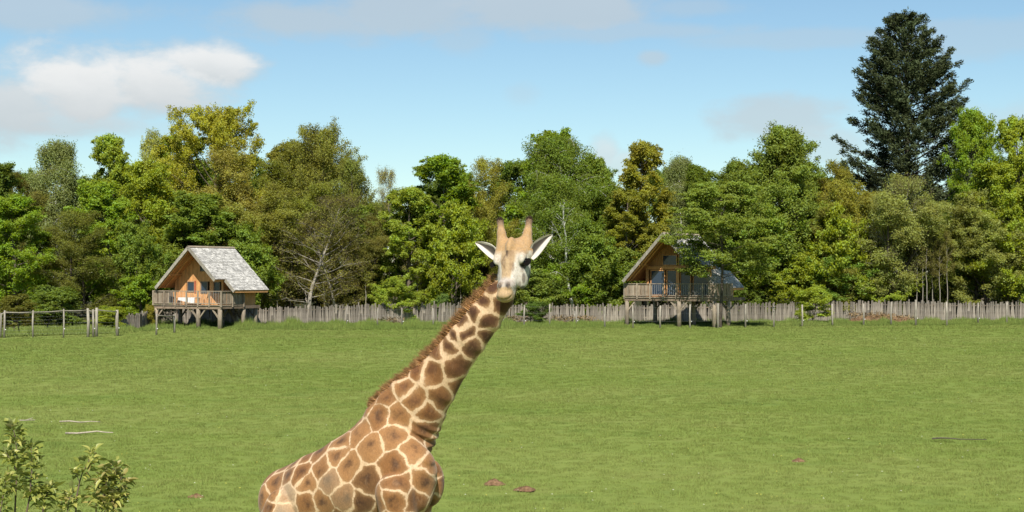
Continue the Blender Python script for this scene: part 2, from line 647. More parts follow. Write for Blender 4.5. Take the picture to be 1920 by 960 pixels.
def stick(pxs, r, mat, label, fork=None):
    d0 = depth_of(pxs[len(pxs) // 2][1])
    pts = [at(px, py, d0 + rnd.uniform(-.05, .05)) for px, py in pxs]
    z0 = min(p.z for p in pts)
    pts = [Vector((p.x, p.y, 0.07 + (p.z - z0) * 0.6)) for p in pts]
    mb = MB()
    n = len(pts)
    mb.tube(pts, [r * (1 - 0.55 * i / (n - 1)) for i in range(n)], 7)
    if fork:
        fp = [at(px, py, d0) for px, py in fork]
        mb.tube([Vector((p.x, d0, 0.07 + max(0, p.z - z0) * 0.7)) for p in fp], [r * .7, r * .5, r * .3][:len(fp)], 6)
    c = sum(pts, Vector()) / n
    mb.v = [(v[0] - c.x, v[1] - c.y, v[2]) for v in mb.v]
    ob = mb.build("dead_branch", mat, None, True)
    ob.location = (c.x, c.y, 0)
    return tag(ob, label, "dead branch", "fallen branches on the meadow")


stick([(112, 795), (130, 793), (150, 797), (170, 794), (188, 796)], 0.022, M_STICK, "grey straight dead branch in the grass, further back of the two left-hand ones")
stick([(123, 824), (145, 824), (165, 821), (182, 818), (196, 821), (212, 822)], 0.026, M_STICK, "pale bleached wavy dead branch in the grass, nearest the leafy shrub")
stick([(28, 793), (45, 793), (66, 792)], 0.02, M_STICK, "forked dead branch behind the tip of the tallest shrub", fork=[(48, 793), (56, 789), (62, 786)])
stick([(1748, 831), (1765, 829), (1782, 830), (1800, 833), (1850, 834)], 0.02, M_STICKD, "thin dark twig alone in the grass on the right")
# ------------------------------------------------------------------ the two stilt cabins
def roof_slope(parent, name, p_ridge0, p_ridge1, down, run, rngk, mat, course=0.17, wmin=0.13, wmax=0.26, thick=0.10, notch=None):
    """slab from the ridge edge p_ridge0->p_ridge1 down along the unit vector down; shingles on top
    notch: (length along the ridge, run) of a shorter front strip"""
    a = (p_ridge1 - p_ridge0)
    L = a.length
    a = a.normalized()
    n = a.cross(down)
    if n.z < 0:
        n = -n
    slab = MB()
    spans = [(0, L, run)] if not notch else [(0, notch[0], notch[1]), (notch[0], L, run)]
    for s0, s1, rr in spans:
        A, B = p_ridge0 + a * s0, p_ridge0 + a * s1
        q = [A, B, B + down * rr, A + down * rr]
        slab.hexa([v - n * thick for v in q] + q)
    root = slab.build(name, M_LARCH_DARK, parent)
    sh = MB()
    k = int(run / course)
    for i in range(k + 1):
        b0 = i * course
        x = -0.04 - rngk.random() * 0.15
        while x < L + 0.02:
            w = rngk.uniform(wmin, wmax)
            rr = run if not notch or x > notch[0] else notch[1]
            if b0 < rr:
                lift = rngk.uniform(0.0, 0.012)
                b1 = min(b0 + course * 2.1 + rngk.uniform(-0.03, 0.03), rr + 0.06)
                x0, x1 = max(x, -0.05), min(x + w - 0.012, L + 0.05)
                if x1 - x0 > 0.03:
                    A = p_ridge0 + a * x0 + down * b0 + n * 0.012
                    B = p_ridge0 + a * x1 + down * b0 + n * 0.012
                    Cc = p_ridge0 + a * x1 + down * b1 + n * (0.05 + lift)
                    Dd = p_ridge0 + a * x0 + down * b1 + n * (0.05 + lift + rngk.uniform(-.006, .006))
                    sh.hexa([v - n * 0.016 for v in (A, B, Cc, Dd)] + [A, B, Cc, Dd])
            x += w
    s = sh.build("shingles", mat, root)
    tag(s, kind='stuff')
    return root


def window(parent, x0, x1, z0, z1, y, frame_mat, mull=0, depth=0.08):
    f = MB()
    b = 0.06
    f.box(x0 - b, x0, y - depth, y, z0 - b, z1 + b)
    f.box(x1, x1 + b, y - depth, y, z0 - b, z1 + b)
    f.box(x0, x1, y - depth - .003, y, z1, z1 + b)
    f.box(x0, x1, y - depth - .02, y, z0 - b, z0)
    w = f.build("window", frame_mat, parent)
    for i in range(1, mull + 1):
        xm = x0 + (x1 - x0) * i / (mull + 1)
        MB().box(xm - .025, xm + .025, y - depth + .004, y - .01, z0, z1).build("mullion", frame_mat, w)
    MB().box(x0, x1, y - .03, y - .01, z0, z1).build("pane", M_GLASS, w)
    return w


def board_wall(parent, name, x0, x1, y, zbot, ztop, holes, mat, seed, bw=0.19):
    """vertical boards on a backing sheet; ztop is a function of x; holes are x0,x1,z0,z1"""
    r = random.Random(seed)
    bk = MB()
    n = int(round((x1 - x0) / bw))
    bw = (x1 - x0) / n
    wall = None
    parts = []
    for i in range(n):
        a, b = x0 + i * bw + .004, x0 + (i + 1) * bw - .004
        spans = [(zbot, None)]
        for hx0, hx1, hz0, hz1 in holes:
            if b > hx0 and a < hx1:
                new = []
                for s0, s1 in spans:
                    if s1 is None or s1 > hz0:
                        new.append((s0, hz0))
                        new.append((hz1, s1))
                    else:
                        new.append((s0, s1))
                spans = new
        for s0, s1 in spans:
            ta, tb = (ztop(a), ztop(b)) if s1 is None else (s1, s1)
            if min(ta, tb) - s0 < 0.05:
                continue
            pr = r.uniform(0, .014)
            parts.append(((a, b, s0, ta, tb), pr))
        for s0, s1 in spans:
            ta, tb = (ztop(a - .004), ztop(b + .004)) if s1 is None else (s1, s1)
            if min(ta, tb) - s0 < 0.05:
                continue
            bk.hexa([(a - .004, y, s0), (b + .004, y, s0), (b + .004, y + .08, s0), (a - .004, y + .08, s0),
                     (a - .004, y, ta), (b + .004, y, tb), (b + .004, y + .08, tb), (a - .004, y + .08, ta)])
    wall = bk.build(name, mat, parent)
    for (a, b, s0, ta, tb), pr in parts:
        q = MB().hexa([(a, y - .02 - pr, s0), (b, y - .02 - pr, s0), (b, y - .002, s0), (a, y - .002, s0),
                       (a, y - .02 - pr, ta), (b, y - .02 - pr, tb), (b, y - .002, tb), (a, y - .002, ta)])
        q.build("board", mat, wall)
    return wall


def railing(parent, p, q, zd, h, seed, solid=True, pales=True, posts=True, gaps=()):
    """rail between plan points p and q (local), with upright pales; gaps = (s0,s1) fractions with thin wires only"""
    r = random.Random(seed)
    p, q = Vector((p[0], p[1], 0)), Vector((q[0], q[1], 0))
    L = (q - p).length
    a = (q - p).normalized()
    nrm = Vector((a.y, -a.x, 0))
    z = Vector((0, 0, 1))
    mb = MB()
    mb.beam(p + z * (zd + h), q + z * (zd + h), .10, .05)
    mb.beam(p + z * (zd + .12), q + z * (zd + .12), .05, .06)
    rail = mb.build("railing", M_GREYWOOD, parent)
    nb = max(2, int(round(L / 1.1)))
    for i in range(nb + 1):
        s = L * i / nb
        c = p + a * s
        MB().beam(c + z * (zd - .15) + nrm * .03, c + z * (zd + h + .04) + nrm * .03, .09, .09, nrm).build("railing_post", M_GREYWOOD, rail)
    s = .06
    while s < L - .06:
        w = r.uniform(.085, .12)
        fr = s / L
        g = [x for x in gaps if x[0] < fr < x[1]]
        if g:
            wr = MB()
            wr.beam(p + a * s + z * (zd + .14), p + a * s + z * (zd + h - .02), .012, .012, nrm)
            wr.build("wire_baluster", M_WIRE, rail)
            s += .16
            continue
        c = p + a * s + nrm * r.uniform(-.045, -.03)
        MB().beam(c + z * (zd + .03), c + z * (zd + h - .03 + r.uniform(-.02, .01)), w, .018, nrm).build("pale", M_GREYWOOD if r.random() < .6 else M_BROWNWOOD, rail)
        s += w + r.uniform(.008, .02)
    return rail


def cabin(loc, yaw, W, zd, zr, pitch, L, hl_, half, cx, front, label, seed, deck_side):
    """local x along the gable from left, y back along the ridge, z up. zd deck height, zr ridge height"""
    r = random.Random(seed)
    root = empty("stilt_cabin", loc, yaw)
    tag(root, label, "cabin", "wooden stilt cabins at the edge of the wood")
    tp, cp, sp = math.tan(pitch), math.cos(pitch), math.sin(pitch)
    zroof = lambda x: zr - abs(x - cx) * tp - 0.12
    y0r, y1r = front['over'], L
    # roof: two slopes, each with its shingles; ridge cap
    R0, R1 = Vector((cx, y0r, zr)), Vector((cx, y1r, zr))
    roof_slope(root, "roof", R0 + Vector((.002, 0, 0)), R1 + Vector((.002, 0, 0)), Vector((cp, 0, -sp)), half / cp, r, M_SHINGLE, notch=(1.15, (half - .85) / cp))
    roof_slope(root, "roof", R0 - Vector((.002, 0, 0)), R1 - Vector((.002, 0, 0)), Vector((-cp, 0, -sp)), hl_ / cp, r, M_SHINGLE)
    rc = MB()
    for sgn in (-1, 1):
        A = Vector((cx, y0r - .06, zr + .085))
        B = Vector((cx, y1r + .06, zr + .085))
        dn = Vector((sgn * cp, 0, -sp)) * .17
        nn = Vector((sgn * sp, 0, cp)) * .02
        rc.hexa([A, B, B + dn, A + dn, A + nn, B + nn, B + dn + nn, A + dn + nn])
    rc.build("ridge_cap", M_GREYWOOD, root)
    # barge boards and eave trims
    for sgn, run in ((-1, hl_), (1, half - .85)):
        p = Vector((cx, y0r - .025, zr - .05))
        q = p + Vector((sgn * run, 0, -run * tp))
        MB().beam(p, q + Vector((sgn * .06, 0, -.06 * tp)), .05, .24, (0, 0, 1)).build("barge_board", M_POST, root)
    q = Vector((cx + half, 0, zr - half * tp))
    MB().box(q.x - .05, q.x + .02, y0r + 1.15, y1r - .03, q.z - .20, q.z - .03).build("eave_board", M_LARCH, root)
    pz = zr - (half - .85) * tp
    MB().beam((cx + half - .85, y0r + 1.17, pz - .06), (cx + half + .05, y0r + 1.17, zr - half * tp - .12), .05, .22).build("barge_board", M_POST, root)
    # purlins poking out under the overhang
    for x in (cx - hl_ * .62, cx + half * .45, cx):
        MB().box(x - .07, x + .07, y0r + .06, 1.4, zroof(x) - .16, zroof(x) - .005).build("purlin", M_LARCH, root)
    # rafters seen under the overhang
    for y in (-.1, .6):
        for sgn in (-1, 1):
            if sgn > 0:
                run = half - .95
            else:
                run = hl_ - .12
            MB().beam((cx + sgn * .1, y, zr - .20 - .1 * tp), (cx + sgn * run, y, zr - .20 - run * tp), .07, .12).build("rafter", M_LARCH, root)
    # deck: bearers and planks
    dk = MB()
    dk.box(0, W, -.02, .10, zd - .30, zd - .05)
    dk.box(0, W, 2.6, 2.75, zd - .30, zd - .05)
    dk.box(0, W, L - .6, L - .45, zd - .30, zd - .05)
    for x in (.02, W * .33, W * .66, W - .12):
        dk.box(x, x + .1, .102, L - .6, zd - .28, zd - .052)
    deck = dk.build("deck", M_BROWNWOOD, root)
    n = int((W + .1) / .145)
    for i in range(n):
        x = -.05 + i * .145
        MB().box(x, x + .138, -.1, L - .3 if 1.0 < x < W - 1.2 else (L - .5 if x <= 1 else deck_side), zd - .05, zd - r.uniform(0, .006)).build("deck_plank", M_GREYWOOD, deck)
    wx0, wx1, wy = front['wall']
    # side and rear walls, solid boxes with boards
    for x, nm in ((wx0, "side_wall"), (wx1 - .1, "side_wall")):
        wl = MB()
        wl.box(x + .02, x + .08, wy + .09, L - .45, zd - .05, zroof(x + (.0 if x == wx0 else .1)) - .02)
        w_ = wl.build(nm, M_LARCH, root)
        yy = wy + .09
        while yy < L - .6:
            xa, xb = (x + .082, x + .105) if x > cx else (x - .005, x + .018)
            MB().box(xa, xb - r.uniform(0, .008), yy + .004, yy + .19, zd - .05, zroof(xb) - .03).build("board", M_LARCH, w_)
            yy += .195
    board_wall(root, "rear_wall", wx0, wx1, L - .44, zd - .05, lambda x: zroof(x) - .02, [], M_LARCH, seed + 2, 0.4)
    # outshot: lower side wing below the long eave, hung down past the deck
    if front.get('wing'):
        a, b, ya, yb, zb = front['wing']
        wg = MB()
        wg.hexa([(a, ya, zb), (b, ya, zb), (b, yb, zb), (a, yb, zb),
                 (a, ya, zroof(a) - .03), (b, ya, zroof(b) - .03), (b, yb, zroof(b) - .03), (a, yb, zroof(a) - .03)])
        w_ = wg.build("side_wing", M_LARCH, root)
        yy = ya
        while yy < yb - .1:
            MB().box(b + .002, b + .024 - r.uniform(0, .006), yy + .004, yy + .19, zb - .03, zroof(b + .03) - .05).build("board", M_LARCH, w_)
            yy += .195
    # front wall
    board_wall(root, "front_wall", wx0, wx1, wy, zd, lambda x: zroof(x) - .02, front['holes'], front['mat'], seed + 1)
    for hx0, hx1, hz0, hz1 in front['holes']:
        window(root, hx0 + .06, hx1 - .06, hz0 + .06, hz1 - .06, wy + .02, front['frame'], front.get('mull', 0))
    if front.get('beam'):
        z0, z1 = front['beam']
        MB().box(wx0 - .6, wx1 + .35, wy - .12, wy - .04, z0, z1).build("tie_beam", M_LARCH, root)
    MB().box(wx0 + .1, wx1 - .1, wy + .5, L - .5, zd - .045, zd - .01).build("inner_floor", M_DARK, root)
    # rails
    railing(root, (0, 0), (W, 0), zd, 1.03, seed + 3, gaps=front['gaps'])
    railing(root, (W, 0.0), (W, deck_side), zd, 1.03, seed + 4)
    railing(root, (0, L - .6), (0, 0.0), zd, 1.03, seed + 5)
    # stilts and braces
    for (x, y) in front['stilts']:
        s = MB()
        jit = r.uniform(-.03, .03)
        s.tube([(x, y, -.2), (x + jit, y, zd * .5), (x, y, zd - .30)], [.19, .17, .165], 9)
        st = s.build("stilt", M_GREYWOOD, root, True)
        for sgn in (-1, 1):
            if (x < .6 and sgn < 0) or (x > W - .6 and sgn > 0):
                continue
            MB().beam((x + sgn * .10, y, zd - 1.0), (x + sgn * .72, y, zd - .30), .10, .10, (0, 1, 0)).build("brace", M_GREYWOOD, st)
    return root, r


th = math.radians(-30)
c1w = 6.6
org = Vector((-21.5, 120, 0)) - Vector((math.cos(th), math.sin(th), 0)) * c1w
zd1 = 1.74
cab1, r1 = cabin((org.x, org.y, 0), th, c1w, zd1, 6.07, math.radians(43.5), 5.0, 3.15, 3.38, 3.62,
    dict(over=-.22, wall=(1.0, 5.75, 1.3), mat=M_LARCH, frame=M_BROWNWOOD,
         holes=[(2.25, 2.95, zd1 + .95, zd1 + 1.75), (3.55, 4.25, zd1 + .85, zd1 + 1.75), (4.85, 5.45, zd1 + .85, zd1 + 1.72), (3.5, 4.15, zd1 + 2.5, zd1 + 3.2)],
         gaps=[(.22, .97)], stilts=[(.18, .1), (4.35, .1), (6.42, .1), (.18, 2.8), (4.35, 2.8), (6.42, 2.8), (.3, 4.5), (4.35, 4.5), (6.2, 4.5)],
         wing=(5.78, 6.15, 2.7, 4.55, zd1 - .1)),
    "honey-coloured stilt cabin with three small windows, in front of the trees on the left", 41, 2.6)
# shutter beside the first window, stair down from the side deck
MB().box(2.98, 3.12, 1.20, 1.24, zd1 + .9, zd1 + 1.8).build("shutter", M_REDPAINT, cab1)
st = MB()
for s in (-.42, .42):
    st.beam((5.0, 3.2 + s, zd1 - .35), (6.0, 3.2 + s, .05), .06, .22)
stair = st.build("stair", M_BROWNWOOD, cab1)
for i in range(7):
    f = (i + .5) / 7
    x = 5.0 + 1.0 * f
    z = zd1 - .35 - (zd1 - .4) * f
    MB().box(x - .12, x + .12, 2.82, 3.58, z, z + .04).build("stair_tread", M_BROWNWOOD, stair)
# deck furniture: separate things standing on the deck
def local(cab, x, y, z):
    return cab.matrix_basis @ Vector((x, y, z))


def deck_chair(cab, x, y, zd, rz, label, mat):
    p = local(cab, x, y, zd)
    t = empty("deck_chair", p, rz)
    tag(t, label, "chair", "wooden chairs on the cabin deck")
    MB().box(-.24, .24, -.24, .24, .42, .46).build("seat", mat, t)
    MB().hexa([(-.23, .22, .52), (.23, .22, .52), (.23, .25, .52), (-.23, .25, .52), (-.23, .30, .95), (.23, .30, .95), (.23, .33, .95), (-.23, .33, .95)]).build("backrest", mat, t)
    for sx in (-1, 1):
        for sy in (-1, 1):
            MB().box(sx * .21 - .02, sx * .21 + .02, sy * .21 - .02, sy * .21 + .02, 0, .42 if sy < 0 else .52).build("leg", mat, t)


tw = empty("deck_table", local(cab1, 3.1, .55, zd1), th)
tag(tw, "low table hidden by a white cloth on the left cabin's deck", "table")
MB().box(-.75, .75, -.33, .33, .50, .53).build("tabletop", M_GREYWOOD, tw)
for sx in (-1, 1):
    for sy in (-1, 1):
        MB().box(sx * .68 - .03, sx * .68 + .03, sy * .27 - .03, sy * .27 + .03, 0, .50).build("leg", M_GREYWOOD, tw)
cl = MB()
for i in range(15):
    x0, x1 = -.8 + i * 1.6 / 15, -.8 + (i + 1) * 1.6 / 15
    k = .02 * math.sin(i * 1.7)
    hem = .34 - .26 * i / 14
    cl.hexa([(x0, -.37 - k, hem), (x1, -.37 + k, hem), (x1, -.36 + k, hem), (x0, -.36 - k, hem),
             (x0, -.36, .545), (x1, -.36, .545), (x1, -.35, .545), (x0, -.35, .545)])
cl.box(-.8, .8, -.36, .36, .532, .548)
c_ = cl.build("tablecloth", M_WHITE)
c_.location = local(cab1, 3.1, .55, zd1)
c_.rotation_euler = (0, 0, th)
tag(c_, "bright white cloth draped on the deck of the left cabin", "cloth")
deck_chair(cab1, 1.9, .6, zd1, th + 1.3, "brown chair left of the white cloth on the left cabin's deck", M_LARCH)
deck_chair(cab1, 4.6, .6, zd1, th - 1.3, "brown chair right of the white cloth on the left cabin's deck", M_LARCH)

th2 = math.radians(-28)
c2w = 7.6
zd2 = 2.27
o2 = at(1171, 600, 127.0)
cab2, r2 = cabin((o2.x, 127.0, 0), th2, c2w, zd2, 7.2, math.radians(47.5), 6.9, 3.32, 3.85, 3.45,
    dict(over=-.45, wall=(1.15, 6.6, 1.7), mat=M_LARCH_DARK, frame=M_LARCH, mull=0,
         holes=[(1.5, 2.72, zd2 + .1, zd2 + 2.1), (2.86, 3.72, zd2 + .1, zd2 + 2.1), (4.0, 4.9, zd2 + .1, zd2 + 2.1), (5.06, 6.4, zd2 + .1, zd2 + 2.1),
                (2.5, 3.75, zd2 + 2.45, zd2 + 3.3), (3.85, 5.1, zd2 + 2.45, zd2 + 3.3)],
         gaps=[(.30, .92)], beam=(zd2 + 2.16, zd2 + 2.40),
         stilts=[(.18, .1), (4.55, .1), (7.42, .1), (4.55, 3.1), (7.42, 3.1), (.3, 5.4), (6.6, 5.4)],),
    "brown stilt cabin with large dark windows, its roof half hidden by a tree", 77, 3.4)
for x in (1.28, 3.86, 6.5):
    MB().box(x - .11, x + .11, 1.48, 1.62, zd2, zd2 + 2.16).build("front_post", M_LARCH, cab2)


# ------------------------------------------------------------------ split paling fences
PAL = []
for k in range(8):
    r = random.Random(100 + k)
    mb = MB()
    w, d = r.uniform(.075, .105), r.uniform(.025, .045)
    bx, tx = r.uniform(-.02, .02), r.uniform(-.03, .03)
    mid = r.uniform(-.015, .015)
    for (z0, z1, xa, xb, wa, wb) in ((0, .55, bx, mid, w, w * .97), (.55, 1.0, mid, tx, w * .97, w * r.uniform(.55, .9))):
        mb.hexa([(xa - wa, -d, z0), (xa + wa, -d, z0), (xa + wa, d, z0), (xa - wa, d, z0),
                 (xb - wb, -d * .9, z1), (xb + wb, -d * .9, z1), (xb + wb, d * .9, z1 - .03), (xb - wb, d * .9, z1 - .04)])
    PAL.append(mb.mesh("paling", M_PALING))


def paling_fence(path, label, seed, cap=300):
    """path: (px, depth, height); palings stand side by side"""
    r = random.Random(seed)
    pts = [(at(px, 600, d), h) for px, d, h in path]
    root = empty("paling_fence", (pts[0][0].x, pts[0][0].y, 0))
    tag(root, label, "fence", "split chestnut paling fences along the wood")
    spots = []
    for (p, h0), (q, h1) in zip(pts, pts[1:]):
        a = Vector((q.x - p.x, q.y - p.y, 0))
        L = a.length
        s = 0
        while s < L:
            f = s / L
            spots.append((p.x + a.x * f, p.y + a.y * f, h0 + (h1 - h0) * f, math.atan2(a.y, a.x)))
            s += r.uniform(.165, .20)
    for i, (x, y, h, an) in enumerate(spots[:cap]):
        o = link("paling", PAL[r.randrange(8)], root)
        o.location = (x - root.location.x, y - root.location.y + r.uniform(-.02, .02), -.02)
        o.rotation_euler = (r.uniform(-.02, .02), r.gauss(0, .035), an + r.uniform(-.15, .15))
        o.scale = (r.uniform(.85, 1.15), 1, h * r.uniform(.90, 1.05))
    rl = MB()
    for (p, h0), (q, h1) in zip(pts, pts[1:]):
        for k in (.28, .8):
            rl.beam((p.x - root.location.x, p.y + .07 - root.location.y, h0 * k), (q.x - root.location.x, q.y + .07 - root.location.y, h1 * k), .03, .06)
    rl.build("fence_rail", M_BROWNWOOD, root)
    s = 6
    while s < len(spots):
        x, y, h, an = spots[s]
        MB().tube([(x - root.location.x, y + .16 - root.location.y, -.2), (x - root.location.x, y + .16 - root.location.y, h + r.uniform(.02, .2))], [.06, .055], 7).build("fence_post", M_PALING, root)
        s += 12
    return root


paling_fence([(222, 117, 1.05), (262, 119, 1.2), (300, 128.5, 1.35), (446, 128.5, 1.35)], "low brownish paling fence running behind the left cabin's stilts", 1)
paling_fence([(447, 128.5, 1.4), (560, 130.5, 1.45), (700, 133, 1.65), (860, 136, 1.65), (1020, 138.6, 1.5), (1172, 138.2, 1.5)], "long silver-grey paling fence between the two cabins, behind the giraffe's neck", 2)
paling_fence([(1173, 138.2, 1.5), (1200, 137, 1.5), (1345, 137, 1.6), (1420, 139.5, 1.6), (1560, 142, 1.75), (1716, 142.3, 1.75), (1800, 142.3, 1.65), (1960, 142.5, 1.65)], "weathered paling fence on the right half, running behind the right cabin to the picture edge", 3)


# ------------------------------------------------------------------ wire fences
def wire_fence(posts, label, wires, seed, top_rope=None):
    """posts: (px, foot py, top py, radius px, kind)"""
    r = random.Random(seed)
    P = []
    for px, fy, ty, w in posts:
        d = depth_of(fy)
        p = at(px, fy, d)
        P.append((p.x, d, at(px, ty, d).z, w / F_PX * d * .42))
    ox, oy = P[0][0], P[0][1]
    root = empty("wire_fence", (ox, oy, 0))
    tag(root, label, "fence", "thin wire fences in front of the wood")
    for x, y, h, rad in P:
        lean = r.uniform(-.03, .03)
        MB().tube([(x - ox, y - oy, -.15), (x - ox + lean, y - oy, h * .5), (x - ox + r.uniform(-.03, .03), y - oy, h)], [rad * 1.05, rad, rad * .92], 8).build("post", M_POST, root, True)
    wm = MB()
    for (x0, y0, h0, _), (x1, y1, h1, _) in zip(P, P[1:]):
        for k in wires:
            z0, z1 = h0 * k, h1 * k
            mid = ((x0 + x1) / 2 - ox, (y0 + y1) / 2 - oy, (z0 + z1) / 2 - .02)
            wm.tube([(x0 - ox, y0 - oy - .04, z0), mid, (x1 - ox, y1 - oy - .04, z1)], [.0016] * 3, 4, False)
    net = wm.build("wire_netting", M_WIRE, root)
    tag(net, kind='stuff')
    if top_rope:
        for (x0, y0, h0, _), (x1, y1, h1, _) in zip(P, P[1:]):
            MB().tube([(x0 - ox, y0 - oy, h0 * top_rope), ((x0 + x1) / 2 - ox, (y0 + y1) / 2 - oy, (h0 + h1) / 2 * top_rope - .03), (x1 - ox, y1 - oy, h1 * top_rope)], [.038] * 3, 6).build("top_rail", M_POST, root, True)
    # white insulators on some posts
    for x, y, h, rad in P[::2]:
        MB().tube([(x - ox + rad, y - oy - rad, h * .28), (x - ox + rad + .06, y - oy - rad, h * .28)], [.03, .03], 6).build("insulator", M_WHITE, root)
    return root


wire_fence([(-58, 633, 588, 4), (1, 632, 587, 4), (8, 632, 582, 4.5), (62, 631, 582, 4), (119, 631, 579, 3.6), (165, 630, 578, 6.5), (175, 630, 580, 5), (181, 630, 577, 6.5), (220, 628, 581, 7)],
           "wire fence with top rail and thick gate posts at the far left", [i / 8 for i in range(1, 8)], 5, .93)
wire_fence([(293, 627, 588, 4), (327, 623, 590, 5)], "short stub of post and rail fence below the left cabin's front corner", [.3, .6], 6, .92)
wire_fence([(650, 613, 572, 2.6), (708, 614, 577, 3.4), (754, 613, 577, 3.2), (812, 613, 578, 3), (870, 613, 577, 3), (924, 612, 577, 3), (983, 613, 572, 3.4), (1031, 613, 570, 2.8), (1081, 612, 574, 3), (1134, 614, 575, 3.6),
            (1187, 615, 572, 3.4), (1238, 615, 573, 4), (1294, 615, 571, 4), (1346.5, 615, 569, 4.6), (1398, 614, 570, 4), (1451, 613, 571, 4), (1504, 612, 571, 4), (1561, 611, 570, 4), (1619, 610, 569, 4),
            (1671, 610, 566, 4.2), (1717, 610, 562, 4.8), (1775, 610, 566, 4), (1834, 608, 568, 3.4), (1888, 608, 567, 3.4), (1945, 607, 567, 3.4)],
           "long row of slim posts with thin wires, running past the right cabin", [.3, .62, .92], 8)

# earth bank with dead bracken behind the right hand posts
V, F = [], []
for i in range(41):
    px = 1580 + i * 3.6
    for j in range(9):
        d = 136.2 + j * .55
        h = .55 * math.sin(PI * i / 40) ** .7 * math.sin(PI * min(1, j / 8 * .8 + .0)) * (1 + .3 * math.sin(i * 1.3) * math.cos(j)) + rnd.uniform(-.06, .06)
        p = at(px, 600, d)
        V.append((p.x, d, max(-.02, h) - (.1 if j in (0,) or i in (0, 40) else 0)))
for i in range(40):
    for j in range(8):
        a = i * 9 + j
        F.append((a, a + 9, a + 10, a + 1))
bank = link("earth_bank", np_mesh("earth_bank", np.array(V), np.array(F), M_SOIL, True))
tag(bank, "low bank of red-brown earth in front of the right-hand palings", kind='structure')
m, t, o = material("dead_bracken")
geo = t.node('ShaderNodeNewGeometry')
bsdf(t, o, t.mix(geo.outputs['Random Per Island'], (0.15, 0.10, 0.05, 1), (0.26, 0.19, 0.10, 1)), 0.9, 0.1)
V, F = [], []
rb = np.random.default_rng(5)
for i in range(1700):
    if i < 700:
        px, d = rb.uniform(1590, 1718), rb.uniform(136.4, 140)
        z = .45 * math.sin(PI * (px - 1525) / 200) + rb.uniform(-.1, .3)
    else:
        px, d = rb.choice([1090, 1050, 960, 735]) + rb.normal(0, 14), 137.0 + rb.uniform(0, 1)
        if px < 800:
            d = 130.6 + rb.uniform(0, 1)
        z = rb.uniform(.0, .45)
    p = at(px, 600, d)
    an, el, ln, w = rb.uniform(0, 6.28), rb.uniform(-.2, 1.1), rb.uniform(.15, .4), rb.uniform(.02, .05)
    dx = Vector((math.cos(an) * math.cos(el), math.sin(an) * math.cos(el), math.sin(el))) * ln
    sd = Vector((-math.sin(an), math.cos(an), .3)) * w
    c = Vector((p.x, d, max(.02, z)))
    b = len(V)
    V += [c - sd, c + dx * .5 + Vector((0, 0, .04)) + sd, c + dx, c + dx * .5 - sd * .6]
    F.append((b, b + 1, b + 2, b + 3))
br = link("dead_bracken", np_mesh("dead_bracken", np.array([tuple(v) for v in V]), np.array(F), m))
tag(br, "dry rust-brown bracken lying along the foot of the palings", kind='stuff')
# ------------------------------------------------------------------ trees
def leaf_material(name, tone=0.33, trans=0.54, spec=0.25):
    """colour from the object, a different tone for every leaf and for every bough"""
    m, t, o = material(name)
    oi = t.node('ShaderNodeObjectInfo')
    geo = t.node('ShaderNodeNewGeometry')
    tc = t.node('ShaderNodeTexCoord').outputs['Object']
    bough = t.noise(tc, 0.55, 3, 0.6)
    r = geo.outputs['Random Per Island']
    hs = t.node('ShaderNodeHueSaturation')
    t.l.new(oi.outputs['Color'], hs.inputs['Color'])
    t.put(hs.inputs['Hue'], t.math('ADD', t.lin(bough, 0.3, 0.7, 0.482, 0.512), t.lin(r, 0, 1, -0.012, 0.012)))
    t.put(hs.inputs['Saturation'], t.lin(r, 0, 1, 1.1, 0.85))
    t.put(hs.inputs['Value'], t.math('MULTIPLY', t.lin(r, 0, 1, 1 - tone, 1 + tone), t.lin(bough, 0.3, 0.7, 0.8, 1.2)))
    # leaves turn to the light: lean the shading normal outwards and up, as a crown's leaves do
    away = t.vmath('MULTIPLY', t.vmath('SUBTRACT', geo.outputs['Position'], oi.outputs['Location']), (1, 1, 0.0))
    away = t.vmath('NORMALIZE', away)
    nn = t.vmath('ADD', t.vmath('SCALE', geo.outputs['Normal'], scale=0.52), t.vmath('SCALE', away, scale=0.45))
    nn = t.vmath('NORMALIZE', t.vmath('ADD', nn, (0, 0, 0.5)))
    b = t.node('ShaderNodeBsdfDiffuse')
    t.l.new(hs.outputs[0], b.inputs[0])
    t.l.new(nn, b.inputs['Normal'])
    tr = t.node('ShaderNodeBsdfTranslucent')
    warm = t.mix(1.0, hs.outputs[0], (1.2, 1.15, 0.45, 1), 'MULTIPLY')
    t.l.new(warm, tr.inputs[0])
    mx = t.node('ShaderNodeMixShader')
    mx.inputs[0].default_value = trans
    t.l.new(b.outputs[0], mx.inputs[1])
    t.l.new(tr.outputs[0], mx.inputs[2])
    t.l.new(mx.outputs[0], o.inputs[0])
    return m


M_LEAF = leaf_material("tree_leaves")
M_NEEDLE = leaf_material("conifer_needles", 0.45, 0.12, 0.3)


def bark(name, c1, c2, white=False):
    m, t, o = material(name)
    tc = t.node('ShaderNodeTexCoord').outputs['Object']
    n = t.noise(t.scale_vec(tc, (6, 6, 1.5)), 1.5, 5, 0.65)
    col = t.mix(t.smooth(n, 0.35, 0.65), rgba(c1), rgba(c2))
    if white:
        k = t.noise(t.scale_vec(tc, (2, 2, 7)), 1.0, 4, 0.7)
        col = t.mix(t.smooth(k, 0.56, 0.66), col, (0.05, 0.045, 0.04, 1))
    bsdf(t, o, col, 0.9, 0.1, bump(t, n, 0.6, 0.04))
    return m


